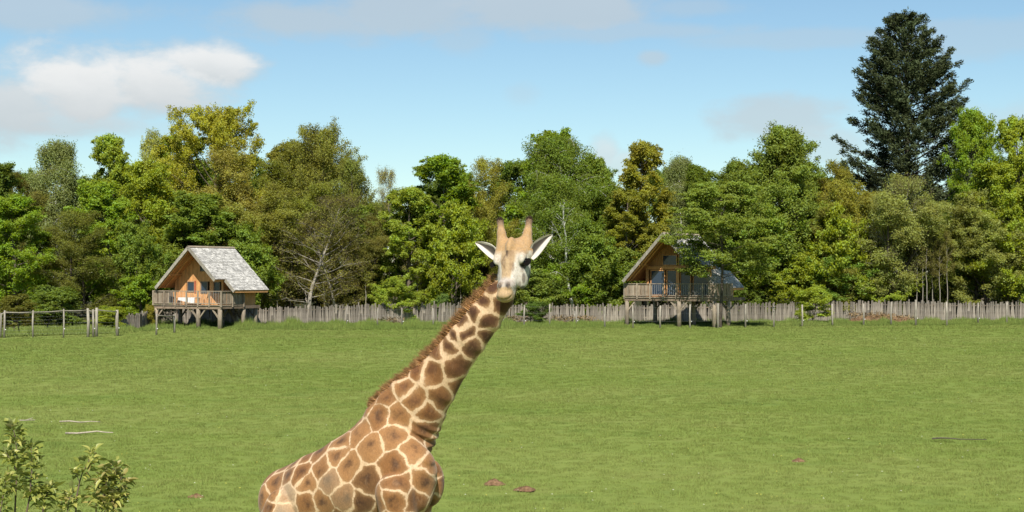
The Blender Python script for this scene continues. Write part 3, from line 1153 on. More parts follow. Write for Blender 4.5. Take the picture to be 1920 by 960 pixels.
M_BARK = bark("grey_brown_bark", (0.085, 0.068, 0.05), (0.17, 0.14, 0.105))
M_BARKD = bark("dark_bark", (0.05, 0.042, 0.033), (0.105, 0.085, 0.066))
M_BIRCH = bark("birch_bark", (0.50, 0.48, 0.43), (0.70, 0.68, 0.62), True)
M_TWIGS = bark("olive_brown_twigs", (0.075, 0.06, 0.032), (0.13, 0.105, 0.06))
M_BARKP = bark("pale_bark", (0.21, 0.185, 0.15), (0.35, 0.315, 0.26))


class Tree:
    """limbs grown from a trunk, leaf sprays at the limb ends; everything in metres"""
    def __init__(self, seed):
        self.r = np.random.default_rng(seed)
        self.tv, self.tf, self.nv = [], [], 0
        self.spots = []       # (x, y, z, radius, flatness, droop)

    def tube(self, pts, r0, r1, sides=5):
        n = len(pts)
        pts = np.asarray(pts, float)
        rad = np.linspace(r0, r1, n)
        tan = np.gradient(pts, axis=0)
        tan /= np.linalg.norm(tan, axis=1)[:, None] + 1e-9
        ref = np.array([0.31, 0.17, 0.2]) if abs(tan[0][2]) > .8 else np.array([0.1, 0.2, 0.97])
        s = np.cross(tan, ref)
        s /= np.linalg.norm(s, axis=1)[:, None] + 1e-9
        u = np.cross(tan, s)
        an = np.arange(sides) * 2 * PI / sides
        ring = pts[:, None, :] + rad[:, None, None] * (np.cos(an)[None, :, None] * s[:, None, :] + np.sin(an)[None, :, None] * u[:, None, :])
        self.tv.append(ring.reshape(-1, 3))
        i = np.arange(n - 1)[:, None] * sides
        k = np.arange(sides)[None, :]
        k2 = (k + 1) % sides
        f = np.stack([i + k, i + k2, i + sides + k2, i + sides + k], -1).reshape(-1, 4) + self.nv
        self.tf.append(f)
        self.nv += n * sides

    def path(self, p, d, L, n, wob, bend):
        """a wandering line from p in direction d; bend pulls it up (+) or down (-)"""
        pts = [np.array(p, float)]
        d = np.array(d, float)
        for i in range(n):
            d = d + self.r.normal(0, wob, 3) + np.array([0, 0, bend / n])
            d /= np.linalg.norm(d)
            pts.append(pts[-1] + d * L / n)
        return np.array(pts), d

    def grow(self, H, R, base, limbs, shape, up=0.5, bend=0.3, sub=5, twig=3, trunk_r=0.25, spread=0.55, flat=1.0,
             droop=0.0, stems=1, twig_r=0.012, keep=1.0, lean=0.0, core=0.6):
        r = self.r
        for st in range(stems):
            off = np.zeros(3) if stems == 1 else np.append(r.normal(0, .35, 2), 0)
            hh = H * (1 if st == 0 else r.uniform(.7, .97))
            d0 = np.append(r.normal(0, .04 + .1 * (stems > 1), 2) + np.array([lean, 0]), 1)
            tp, _ = self.path(off - np.array([0, 0, .2]), d0 / np.linalg.norm(d0), hh * .97, 12, .05, .3)
            self.tube(tp, trunk_r, trunk_r * .12, 7)
            nl = max(4, limbs // stems)
            for i in range(nl):
                t = base + (1 - base) * ((i + r.uniform(0, .9)) / nl) ** .9
                t = min(t, .985)
                x = t * 12
                k = min(int(x), 11)
                p = tp[k] + (tp[k + 1] - tp[k]) * (x - k)
                u = (t - base) / (1 - base)
                L = R * shape(u) * r.uniform(.75, 1.12)
                if L < .25:
                    L = .25
                az = i * 2.4 + r.uniform(-.5, .5)
                el = up * (0.5 + u) + r.normal(0, .12)
                d = np.array([math.cos(az) * math.cos(el), math.sin(az) * math.cos(el), math.sin(el)])
                lp, ld = self.path(p, d, L, 6, .10, bend)
                lr = max(.02, trunk_r * .42 * (1 - t * .75) * min(1, L / R + .2))
                self.tube(lp, lr, lr * .25, 5)
                if r.random() > keep:
                    continue
                for j in range(sub):
                    s = core + (1 - core) * (j + r.random()) / sub if j else 1.0
                    xx = s * 6
                    kk = min(int(xx), 5)
                    q = lp[kk] + (lp[kk + 1] - lp[kk]) * (xx - kk)
                    az2 = az + r.choice([-1, 1]) * r.uniform(.3, 1.3)
                    el2 = el * .6 + r.normal(0, .3) + droop
                    dd = np.array([math.cos(az2) * math.cos(el2), math.sin(az2) * math.cos(el2), math.sin(el2)])
                    bl = L * r.uniform(.22, .42) + .3
                    bp, _ = self.path(q, dd, bl, 4, .12, bend * .5 + droop * 1.5)
                    self.tube(bp, max(.012, lr * .35), .008, 3)
                    for w in range(twig):
                        q4 = 4 * min(1.0, .25 + .75 * (w + r.random()) / twig)
                        k4 = min(3, int(q4))
                        z = bp[k4] + (bp[k4 + 1] - bp[k4]) * (q4 - k4)
                        self.spots.append((*(z + r.normal(0, .14, 3)), spread * r.uniform(.6, 1.3) * (1.1 - .1 * w)))
        self.spots = np.array(self.spots)
        self.flat, self.droop = flat, droop

    def twigs(self, per, L, rad):
        """bare fine twigs round each leaf spot"""
        r = self.r
        n = len(self.spots) * per
        c = np.repeat(self.spots[:, :3], per, 0)
        d = r.normal(0, 1, (n, 3)) * np.array([.7, .7, .6]) + np.array([0, 0, .55])
        d /= np.linalg.norm(d, axis=1)[:, None]
        s = np.cross(d, r.normal(0, 1, (n, 3)))
        s /= np.linalg.norm(s, axis=1)[:, None]
        ln = r.uniform(.5, 1.2, n)[:, None] * L
        a, b = c - d * ln * .35, c + d * ln * .65
        v = np.stack([a - s * rad, a + s * rad, b + s * rad * .3, b - s * rad * .3], 1).reshape(-1, 3)
        f = np.arange(n * 4).reshape(-1, 4) + self.nv
        self.tv.append(v)
        self.tf.append(f)
        self.nv += n * 4

    def wood_mesh(self, name, mat):
        return np_mesh(name, np.concatenate(self.tv), np.concatenate(self.tf), mat, True)

    def leaf_mesh(self, name, mat, per, size, aspect=0.62, up=0.5, jitter=1.0, zs=1.0, hang=0.0):
        """bent four-cornered leaves filling the sprays"""
        r = self.r
        n = len(self.spots) * per
        c = np.repeat(self.spots[:, :3], per, 0)
        rad = np.repeat(self.spots[:, 3], per)[:, None]
        off = np.clip(r.normal(0, .45, (n, 3)), -.8, .8) * rad * np.array([1, 1, self.flat])
        c = c + off * jitter
        if hang:
            c[:, 2] -= np.abs(r.normal(0, hang, n))
        nrm = r.normal(0, .6, (n, 3)) + np.array([0, -.12, up]) + off / (np.linalg.norm(off, axis=1)[:, None] + .01) * .45
        nrm /= np.linalg.norm(nrm, axis=1)[:, None]
        a = np.cross(nrm, r.normal(0, 1, (n, 3)))
        if hang:
            a = a + np.array([0, 0, -1.1])
            a -= nrm * np.sum(a * nrm, 1)[:, None]
        a /= np.linalg.norm(a, axis=1)[:, None]
        b = np.cross(nrm, a)
        s = (size * r.uniform(.6, 1.35, n))[:, None]
        fold = nrm * s * .18
        v = np.stack([c - a * s * .5, c + b * s * aspect * .5 + fold, c + a * s * .5 - fold * .6, c - b * s * aspect * .5 + fold], 1).reshape(-1, 3)
        v[:, 2] *= zs
        f = np.arange(n * 4).reshape(-1, 4)
        return np_mesh(name, v, f, mat)


dome = lambda u: math.sqrt(max(0, 1 - u ** 2.6)) * (.70 + .30 * min(1, u * 4)) + .08
ovoid = lambda u: math.sin(PI * min(1, .16 + .84 * u) ** .8) ** .7 * (1 - .2 * u) + .05
egg = lambda u: (.68 + .32 * min(1, u * 3)) * math.sqrt(max(0, 1 - u ** 2.2)) + .07
cone = lambda u: (1 - u) ** .75 * (.8 + .2 * min(1, u * 5)) + .05

KINDS = {}


def k_broad(seed, R):       # full, clumpy spring foliage
    t = Tree(seed)
    t.grow(16, R, .07, int(42 + R * 4), dome, up=.5, bend=.5, sub=5, twig=5, spread=.36 + .05 * R, flat=.8, core=.28, trunk_r=.24)
    return t, 'BARK', dict(per=int(30 + R * 3), size=.20 - .012 * (R - 3), up=.6)


def k_oak(seed, R):         # open crown, clumps with sky between
    t = Tree(seed)
    t.grow(16, R, .13, int(26 + R * 3), dome, up=.55, bend=.6, sub=6, twig=5, spread=.32 + .045 * R, flat=.75, core=.32, trunk_r=.28)
    return t, 'BARK', dict(per=int(30 + R * 4), size=.19 - .014 * (R - 3), up=.55)


def k_airy(seed, R):        # barely in leaf, a haze of twigs
    t = Tree(seed)
    t.grow(16, R, .06, int(34 + R * 4), dome, up=.85, bend=.6, sub=5, twig=5, spread=.62, flat=1.0, core=.25, trunk_r=.17, stems=3)
    return t, 'BARKD', dict(per=52, size=.125, up=.35), (3, .9, .009)


def k_birch(seed, R):       # fine hanging foliage
    t = Tree(seed)
    t.grow(16, R, .16, 44, dome, up=.8, bend=-.1, sub=5, twig=3, spread=.72, flat=1.0, core=.3, trunk_r=.17, droop=-.45)
    return t, 'BIRCH', dict(per=96, size=.13, up=.35, hang=.5), (2, .9, .007)


def k_layer(seed, R):       # flat horizontal sprays, hornbeam-like
    t = Tree(seed)
    t.grow(14, R, .05, int(50 + R * 3), egg, up=.95, bend=.15, sub=6, twig=4, spread=.42 + .05 * R, flat=.7, core=.22, trunk_r=.18)
    return t, 'BARKD', dict(per=int(34 + R * 4), size=.185, up=.9, aspect=.55)


def k_high(seed, R):        # the same kind of tree with a clear lower stem
    t = Tree(seed)
    t.grow(14, R, .35, 40, egg, up=.40, bend=.0, sub=5, twig=3, spread=.68, flat=.32, core=.25, trunk_r=.16)
    return t, 'BARKD', dict(per=62, size=.20, up=1.0, aspect=.55)


def k_bare(seed, R):        # pale trunk, twigs, a few leaves
    t = Tree(seed)
    t.grow(13, R, .12, 30, egg, up=.55, bend=.3, sub=5, twig=3, spread=.7, flat=.8, core=.3, trunk_r=.17)
    return t, 'BARKP', dict(per=20, size=.12, up=.3), (5, 1.0, .010)


def k_white(seed, R):       # young birch, white stem and limbs in the open
    t = Tree(seed)
    t.grow(11, R, .40, 12, egg, up=.9, bend=.35, sub=3, twig=3, spread=.6, flat=.9, core=.4, trunk_r=.17, lean=-.16)
    return t, 'BIRCH', dict(per=8, size=.12, up=.3)


def k_shrub(seed, R):       # leafy to the ground
    t = Tree(seed)
    t.grow(4.2, R, .06, 24, dome, up=.6, bend=.3, sub=4, twig=3, spread=.40, flat=.55, core=.3, trunk_r=.06, stems=3)
    return t, 'BARK', dict(per=48, size=.16, up=.8)


def k_bush(seed, R):        # small bushy tree, leafy from low down
    t = Tree(seed)
    t.grow(6.5, R, .08, 34, dome, up=.75, bend=.4, sub=4, twig=4, spread=.40, flat=.85, core=.3, trunk_r=.09, stems=2)
    return t, 'BARK', dict(per=46, size=.165, up=.7)


def k_pole(seed, R):        # thin straight trunks, a wisp of crown
    t = Tree(seed)
    t.grow(13, R, .55, 16, egg, up=.9, bend=.4, sub=3, twig=3, spread=.5, flat=.9, core=.4, trunk_r=.095)
    return t, 'BARKP', dict(per=26, size=.14, up=.3), (4, .9, .009)


BARKS = dict(BARK=M_BARK, BARKD=M_BARKD, BIRCH=M_BIRCH, BARKP=M_BARKP)
for kind, fn, H0, radii in (('broad', k_broad, 16, (3.0, 3.9, 5.2)), ('oak', k_oak, 16, (3.2, 4.6, 6.0)), ('airy', k_airy, 16, (2.8, 3.9, 5.2)),
                            ('birch', k_birch, 16, (2.8, 4.2)), ('layer', k_layer, 14, (2.6, 3.8, 5.2)), ('high', k_high, 14, (3.9,)), ('bare', k_bare, 13, (3.4,)),
                            ('white', k_white, 11, (2.0,)), ('bush', k_bush, 6.5, (2.0, 3.0)), ('shrub', k_shrub, 4.2, (1.5, 2.2)), ('pole', k_pole, 13, (1.3, 1.7))):
    KINDS[kind] = []
    for i, R in enumerate(radii):
        t, bk, lf, *tw = fn(100 + 17 * i + 3 * len(KINDS), R)
        wood_me = t.wood_mesh("trunk", BARKS[bk])
        tw_me = None
        if tw:
            t.tv, t.tf, t.nv = [], [], 0
            t.twigs(*tw[0])
            tw_me = t.wood_mesh("twigs", M_TWIGS)
        KINDS[kind].append((wood_me, t.leaf_mesh("crown", M_LEAF, **lf), tw_me, H0, R + .35))


def k_conifer(seed):
    t = Tree(seed)
    r = t.r
    H, R = 30.0, 6.0
    tp, _ = t.path((0, 0, -.2), (0, 0, 1), H, 14, .012, .1)
    t.tube(tp, .42, .04, 8)
    spots, dirs = [], []
    z = 6.0
    while z < H - .3:
        u = (z - 6) / (H - 6)
        prof = float(np.interp(u, [0, .3, .5, .7, .8, .88, .95, 1], [.60, 1.0, .96, .72, .56, .40, .24, .05]))
        nb = 6 if u < .85 else 5
        for k in range(nb):
            az = k * 2 * PI / nb + z * 1.7 + r.uniform(-.35, .35)
            L = R * (prof * r.uniform(.66, 1.18) + .05)
            if r.random() < .10:
                L *= .55
            el = -.02 + u * .62 + r.normal(0, .1)
            d = np.array([math.cos(az) * math.cos(el), math.sin(az) * math.cos(el), math.sin(el)])
            x = z / H * 14
            kk = min(int(x), 13)
            p = tp[kk] + (tp[kk + 1] - tp[kk]) * (x - kk)
            lp, _ = t.path(p, d, L, 7, .06, .55 - .2 * u)
            t.tube(lp, .09 * (1 - u * .7), .015, 4)
            m = max(3, int(L * 2.9))
            for j in range(m):
                s = .22 + .78 * (j + .7) / m
                xx = s * 7
                k3 = min(int(xx), 6)
                q = lp[k3] + (lp[k3 + 1] - lp[k3]) * (xx - k3)
                w = (.18 + .95 * math.sin(PI * (s * .72 + .25)) * min(1, L / 4)) 
                for sd in (-1, 1, 0):
                    az3 = az + sd * r.uniform(.5, 1.0)
                    e3 = r.uniform(-.15, .65)
                    dd = np.array([math.cos(az3) * math.cos(e3), math.sin(az3) * math.cos(e3), math.sin(e3)])
                    if r.random() < .34:
                        continue
                    spots.append((*(q + dd * w * r.uniform(.25, 1.0)), .45))
                    dirs.append(dd)
        z += (.62 - .2 * u) * r.uniform(.75, 1.25)
    t.spots = np.array(spots)
    dirs = np.array(dirs)
    per = 18
    n = len(spots) * per
    c = np.repeat(t.spots[:, :3], per, 0) + r.normal(0, .16, (n, 3)) * np.array([1, 1, .75])
    a = np.repeat(dirs, per, 0) + r.normal(0, .55, (n, 3)) + np.array([0, 0, .2])
    a /= np.linalg.norm(a, axis=1)[:, None]
    b = np.cross(a, r.normal(0, 1, (n, 3)))
    b /= np.linalg.norm(b, axis=1)[:, None]
    ln = r.uniform(.20, .46, n)[:, None]
    w = r.uniform(.028, .06, n)[:, None]
    v = np.stack([c - a * ln * .5, c + b * w, c + a * ln * .5, c - b * w], 1).reshape(-1, 3)
    return (t.wood_mesh("trunk", M_BARKD), np_mesh("crown", v, np.arange(n * 4).reshape(-1, 4), M_NEEDLE), None, H, R + .3)


KINDS['conifer'] = [k_conifer(187)]

C = dict(bright=(.140, .205, .022), fresh=(.190, .230, .028), gold=(.235, .232, .032), olive=(.180, .185, .042), tan=(.215, .200, .050),
         mid=(.122, .168, .030), dark=(.105, .145, .030), grey=(.165, .195, .085), spruce=(.034, .043, .023), layer=(.145, .188, .042),
         pale=(.200, .220, .075), lime=(.200, .250, .038), brown=(.160, .155, .045), yellowoak=(.200, .195, .030))
NAMES = dict(broad='broadleaf_tree', oak='oak_tree', airy='budding_tree', birch='birch_tree', white='birch_tree', layer='hornbeam_tree', high='hornbeam_tree', bare='bare_tree',
             shrub='wild_shrub', pole='slender_tree', conifer='fir_tree')
CATS = dict(shrub='shrub')


def plant(kind, var, px, top, half, d, colour, label, group="trees at the edge of the wood", turn=None):
    """px, top: where the tree's axis and top stand in the view; half: crown half width (px); d: depth"""
    if px > 300 and 'in front' not in label and 'leaning over' not in label:      # keep crowns behind the palings
        line = float(np.interp(px, [300, 447, 700, 1020, 1170, 1420, 1960], [126, 129, 133, 138.6, 141, 141.5, 142.5]))
        d = max(d, line + .4 + .85 * half / F_PX * d * 1.13)
    p = at(px, 600, d)
    H = at(px, top + (12 if kind != 'shrub' else 2), d).z
    R = half / F_PX * d * 1.13
    proto = 'bush' if kind in ('broad', 'layer', 'oak') and H < 9 else kind
    best = sorted(KINDS[proto], key=lambda k: abs(math.log(R / k[4])))[:2]
    wood_me, leaf_me, tw_me, H0, R0 = best[var % 2] if len(best) > 1 and abs(math.log(R / best[1][4])) < .30 else best[0]
    root = empty(NAMES[kind], (p.x, d, 0), turn if turn is not None else rnd.uniform(0, 6.28))
    sz = H / H0
    s = R / R0
    root.scale = (s, s, sz)
    tag(root, label, CATS.get(kind, 'tree'), group)
    tr = link("trunk", wood_me, root)
    cr = link("crown", leaf_me, root)
    if tw_me:
        link("twigs", tw_me, root)
    c = C[colour] if isinstance(colour, str) else colour
    c = (c[0] * 1.72, c[1] * 1.72, c[2] * 1.35)
    k = rnd.uniform(.93, 1.07)
    cr.color = (c[0] * k, c[1] * k, c[2] * k, 1)
    return root


WOOD = "trees at the edge of the wood"
UNDER = "shrubs along the foot of the wood"
T = plant
# --- left edge to the left cabin
T('broad', 0, -30, 300, 75, 140, 'dark', "dark leafy tree cut by the left picture edge, behind the yellow-green one", WOOD)
T('airy', 1, 22, 312, 52, 152, 'brown', "thin brownish tree top at the far left edge of the wood")
T('broad', 1, 30, 362, 78, 128, 'bright', "bright green bushy tree at the far left edge, above the wire fence")
T('birch', 0, 112, 256, 62, 154, 'grey', "tall grey-green airy tree against the sky on the left, left of the lime-green clumps")
T('oak', 0, 204, 249, 58, 152, 'lime', "tall lime-green clumpy tree left of the pale wispy one")
T('airy', 0, 266, 238, 44, 158, 'pale', "pale wispy tree top between the lime-green tree and the golden oak")
T('broad', 2, 262, 300, 72, 146, 'fresh', "rounded yellow-green tree below the golden oak, left side")
T('oak', 1, 392, 222, 124, 156, 'gold', "large golden-yellow oak, tallest tree above the left cabin")
T('oak', 0, 335, 250, 70, 160, 'lime', "smaller yellow-green crown hugging the golden oak's left flank")
T('airy', 1, 420, 282, 100, 147, 'tan', "wide tan-olive budding tree below the golden oak")
T('airy', 0, 145, 392, 92, 130, (.125, .135, .034), "broad dark olive budding tree above the gate posts of the wire fence")
T('broad', 0, 222, 330, 62, 138, 'bright', "bright green leafy tree between the dark olive tree and the left cabin")
T('broad', 2, 262, 430, 58, 131, 'mid', "deep green leafy tree touching the left cabin's left eave")
T('broad', 1, 400, 352, 74, 139, 'mid', "mid green rounded tree just above the left cabin's ridge")
T('layer', 0, 330, 372, 62, 136, 'layer', "green spreading tree behind the left cabin's gable")
T('airy', 1, 470, 335, 72, 142, 'olive', "olive budding tree behind the right end of the left cabin's roof")
T('broad', 2, 470, 420, 52, 136, 'mid', "low green tree beside the rear eave of the left cabin")
T('shrub', 0, 272, 520, 40, 128, 'bright', "leafy green shrub at the left cabin's left corner", UNDER)
T('shrub', 1, 280, 572, 11, 122.5, (.17, .16, .025), "yellow-flowering shrub beside the left cabin's front corner stilt", UNDER)
T('shrub', 1, 30, 555, 34, 112, (.12, .12, .03), "yellowish shrub behind the far left fence posts", UNDER)
T('shrub', 0, 100, 540, 50, 114, 'dark', "dark green shrub behind the wire netting, left of the gate posts", UNDER)
T('shrub', 1, 205, 575, 30, 116, 'fresh', "low green shrub between the thick gate posts and the palings", UNDER)
# --- between the cabins
T('oak', 0, 545, 262, 70, 156, 'olive', "olive-green crown just right of the golden oak")
T('airy', 0, 605, 243, 108, 149, 'olive', "huge rounded olive-brown budding tree left of the gap in the treeline")
T('airy', 1, 520, 292, 70, 145, (.17, .19, .04), "yellow-olive budding tree between the golden oak and the bare pale trunk")
T('airy', 1, 655, 300, 62, 146, (.16, .18, .045), "olive tree forming the right shoulder of the big rounded budding tree")
T('bare', 0, 577, 350, 92, 138, 'brown', "almost bare tree with a pale straight trunk, right of the left cabin")
T('bare', 1, 628, 400, 58, 139.5, 'tan', "leaning bare tree with forked pale trunk, second right of the left cabin")
T('airy', 0, 665, 395, 52, 144, 'brown', "brown twiggy tree behind the leaning bare trunk")
T('bare', 0, 745, 305, 34, 158, 'tan', "leafless grey tree top in the low gap of the treeline")
T('broad', 0, 705, 372, 52, 146, 'mid', "dark green tree filling the low gap in the treeline")
T('oak', 1, 826, 287, 82, 145, 'bright', "open clumpy green tree with sky showing through, left of the giraffe's head")
T('oak', 0, 765, 345, 64, 142, 'lime', "yellow-green clumpy tree above the small bush by the palings")
T('oak', 1, 850, 400, 66, 140, 'fresh', "lower yellow-green tree with a dark forked trunk, left of the giraffe's ear")
T('airy', 1, 912, 298, 66, 148, (.22, .215, .04), "yellow-olive budding tree directly behind the giraffe's left ossicone")
T('airy', 0, 905, 400, 58, 142, 'olive', "low olive budding tree behind the giraffe's neck")
T('broad', 1, 990, 234, 66, 156, 'bright', "bright green dense tree top, highest behind the giraffe's head")
T('birch', 1, 1055, 252, 92, 150, 'mid', "large dense green birch crown right above the giraffe's ossicones")
T('birch', 0, 1045, 318, 66, 143, 'mid', "fine-leaved birch crown just above the giraffe's right-hand ear")
T('white', 0, 1080, 366, 46, 139.5, 'mid', "thin leaning birch with a bare white forked stem, right of the giraffe's ear", turn=0.0)
T('broad', 2, 1108, 285, 48, 152, 'mid', "dark green crown at the right shoulder of the big birch")
T('broad', 1, 1110, 400, 56, 142, 'mid', "shaded green tree between the birch and the right cabin")
T('oak', 0, 1208, 262, 62, 150, 'yellowoak', "yellow-brown young oak above the right cabin's ridge")
T('oak', 1, 1180, 350, 62, 146, (.175, .18, .03), "ochre-green tree left above the right cabin's roof")
T('birch', 1, 1275, 285, 44, 156, 'grey', "thin grey-green birch top just right of the yellow-brown oak")
T('broad', 2, 1148, 465, 52, 136.5, 'layer', "light green layered bush against the left eave of the right cabin", UNDER)
T('broad', 0, 1070, 470, 62, 139, 'bright', "bright leafy low tree right behind the giraffe's cheek")
T('broad', 1, 1010, 500, 45, 138.8, 'layer', "light green low tree just right of the giraffe's chin")
T('shrub', 0, 1002, 566, 26, 131.5, (.08, .125, .03), "small dark round bush in front of the palings, right of the giraffe's throat", UNDER)
T('broad', 1, 742, 520, 50, 134.8, 'lime', "light green bush leaning over the grey palings, left of the giraffe", UNDER)
T('broad', 0, 824, 543, 18, 137.6, (.12, .18, .06), "small pointed sapling above the palings, just left of the giraffe's mane", UNDER)
ORD = ("leftmost", "second", "third", "fourth", "fifth", "sixth", "last")
for k, (px, top, d) in enumerate(((520, 470, 141), (548, 455, 143), (612, 440, 143), (660, 455, 145), (690, 470, 142), (780, 480, 143), (868, 470, 142))):
    T('pole', px, px, top, 22, d, 'olive', "thin trunk in the dark gap behind the grey palings, %s of seven from the left" % ORD[k], "thin trunks behind the palings")
# --- right half
T('high', 0, 1350, 335, 84, 123.5, 'layer', "dark-trunked hornbeam standing in front of the right cabin's roof", turn=.4)
T('layer', 1, 1338, 300, 40, 152, 'mid', "narrow green tree top with a pointed tip, right above the right cabin")
T('layer', 2, 1452, 263, 112, 143, 'layer', "big rounded layered green tree right of the right cabin, below the open sky")
T('layer', 0, 1400, 300, 70, 147, 'layer', "green layered tree between the pointed tip and the big rounded one")
T('layer', 1, 1430, 400, 92, 137.5, 'mid', "low dark green layered tree at the right cabin's rear corner")
T('airy', 0, 1540, 292, 62, 148, (.22, .215, .04), "yellowish budding tree at the right shoulder of the big layered tree")
T('oak', 0, 1560, 400, 72, 142, 'fresh', "yellow-green tree below the gap left of the tall fir")
T('bare', 1, 1648, 322, 66, 139, 'pale', "half-leafed pale tree with a dark trunk, standing before the tall fir")
T('airy', 1, 1648, 318, 74, 141, 'pale', "pale olive budding tree at the foot of the tall fir")
T('airy', 0, 1590, 372, 56, 145, 'olive', "olive budding tree left below the tall fir")
T('conifer', 0, 1702, 8, 118, 165, 'spruce', "very tall dark fir rising above all other trees on the right", turn=.8)
T('conifer', 0, 1580, 288, 26, 190, 'spruce', "small distant dark conifer left of the tall fir's foot")
T('conifer', 0, 1822, 196, 42, 182, 'spruce', "darker conifer half hidden right of the tall fir")
T('oak', 1, 1832, 214, 66, 150, 'bright', "bright green open-crowned tree right of the tall fir")
T('oak', 0, 1905, 216, 52, 148, 'fresh', "bright green tree at the right picture edge, top against the sky")
T('broad', 2, 1890, 300, 76, 147, 'fresh', "yellow-green leafy tree at the right edge, below the bright tops")
T('airy', 1, 1735, 372, 60, 149, (.14, .165, .035), "dull olive tree under the fir, above the bare thin trunks")
T('layer', 2, 1852, 372, 92, 143.2, 'pale', "pale green hornbeam with level sprays at the right, above the palings", turn=1.0)
T('layer', 1, 1955, 440, 70, 143.5, 'layer', "layered green tree cut off by the right picture edge")
for k, (px, top, d) in enumerate(((1705, 430, 146), (1716, 405, 144), (1728, 398, 145), (1741, 410, 144.2), (1752, 430, 146), (1764, 440, 145), (1777, 425, 145.5))):
    T('pole', px, px, top, 16, d, 'brown', "thin bare trunk in the cluster below the tall fir, %s of seven from the left" % ORD[k], "pole-like trunks below the fir")
T('broad', 0, 1560, 470, 82, 138.5, (.12, .185, .036), "broad bright leafy bush above the bank of red earth", UNDER)
T('broad', 2, 1650, 500, 60, 140, 'lime', "yellow-green low bush behind the palings, right of the broad leafy bush", UNDER)
T('broad', 1, 1470, 480, 64, 139, 'fresh', "green leafy bush right of the right cabin, behind the posts", UNDER)
T('shrub', 0, 1524, 540, 30, 134.5, 'lime', "small yellow-green shrub in front of the palings at the left end of the red earth", UNDER)
T('shrub', 1, 1395, 540, 36, 139.5, 'dark', "dark green shrub under the right cabin's rear eave", UNDER)
T('shrub', 1, 1110, 520, 40, 139.8, 'mid', "green shrub between the giraffe's cheek and the right cabin", UNDER)
# --- the depth of the wood: only their tops and gaps show
fill = [(-60, 345, 80, "the leafy tree cut by the left edge"), (60, 345, 74, "the tree at the far left edge"), (160, 355, 80, "the grey-green airy tree"), (255, 345, 80, "the pale wispy tree top"),
        (350, 320, 84, "the golden oak's left limb"), (450, 310, 84, "the golden oak's right limb"), (540, 320, 80, "the olive crown beside the golden oak"), (640, 330, 70, "the huge rounded budding tree"),
        (730, 395, 62, "the low gap in the treeline"), (800, 370, 72, "the open clumpy tree left of the giraffe"), (880, 350, 76, "the giraffe's left ear"), (960, 320, 80, "the giraffe's horns"),
        (1050, 320, 84, "the large birch crown"), (1130, 330, 76, "the birch's right shoulder"), (1220, 340, 80, "the yellow-brown young oak"), (1310, 335, 80, "the pointed green tree top"),
        (1400, 330, 84, "the hornbeam at the right cabin"), (1490, 320, 84, "the big rounded layered tree"), (1570, 350, 76, "the yellowish tree left of the fir"), (1660, 380, 84, "the pale half-leafed tree"),
        (1750, 400, 84, "the tall fir's trunk"), (1840, 340, 84, "the bright tree right of the fir"), (1930, 320, 84, "the bright tree at the right edge"), (1990, 300, 80, "the layered tree cut by the right edge")]
for i, (px, top, hf, where) in enumerate(fill):
    T('broad', i, px, top - 22, hf, 168 + (i % 3) * 5, 'dark', "dark green tree deep in the wood, behind " + where, "trees deep inside the wood")
fill2 = [(20, 470, "the far left fence posts"), (130, 480, "the dark olive tree"), (215, 470, "the gate posts"), (330, 470, "the left cabin's gable"), (430, 470, "the left cabin's roof"), (520, 500, "the start of the grey palings"),
         (600, 490, "the bare pale trunk"), (690, 495, "the leaning bare trunk"), (790, 495, "the small pointed sapling"), (880, 490, "the giraffe's mane"), (1000, 470, "the giraffe's cheek"), (1130, 480, "the bush by the right cabin's left eave"),
         (1250, 480, "the right cabin's gable"), (1330, 480, "the right cabin's roof"), (1500, 470, "the broad bush over the red earth"), (1620, 480, "the pale tree's trunk"), (1700, 500, "the cluster of thin poles"),
         (1790, 500, "the pale hornbeam's left side"), (1900, 470, "the pale hornbeam's right side")]
for i, (px, top, where) in enumerate(fill2):
    T('broad', i + 1, px, top, 62, 156 + (i % 4) * 2.5, 'dark', "low shaded tree inside the wood, behind " + where, "undergrowth trees inside the wood")
# ------------------------------------------------------------------ the giraffe
GD = 15.0


def K(px, py, dy=0.0):
    return np.array(at(px, py, GD + dy))


def unit(v):
    v = np.asarray(v, float)
    return v / np.linalg.norm(v)


VOX = 0.0086
lo = np.array([-2.62, 13.78, -0.03])
hi = np.array([0.36, 16.10, 4.50])
gx, gy, gz = [np.arange(lo[i], hi[i], VOX, dtype=np.float32) for i in range(3)]
F_ = np.full((len(gx), len(gy), len(gz)), 0.5, np.float32)


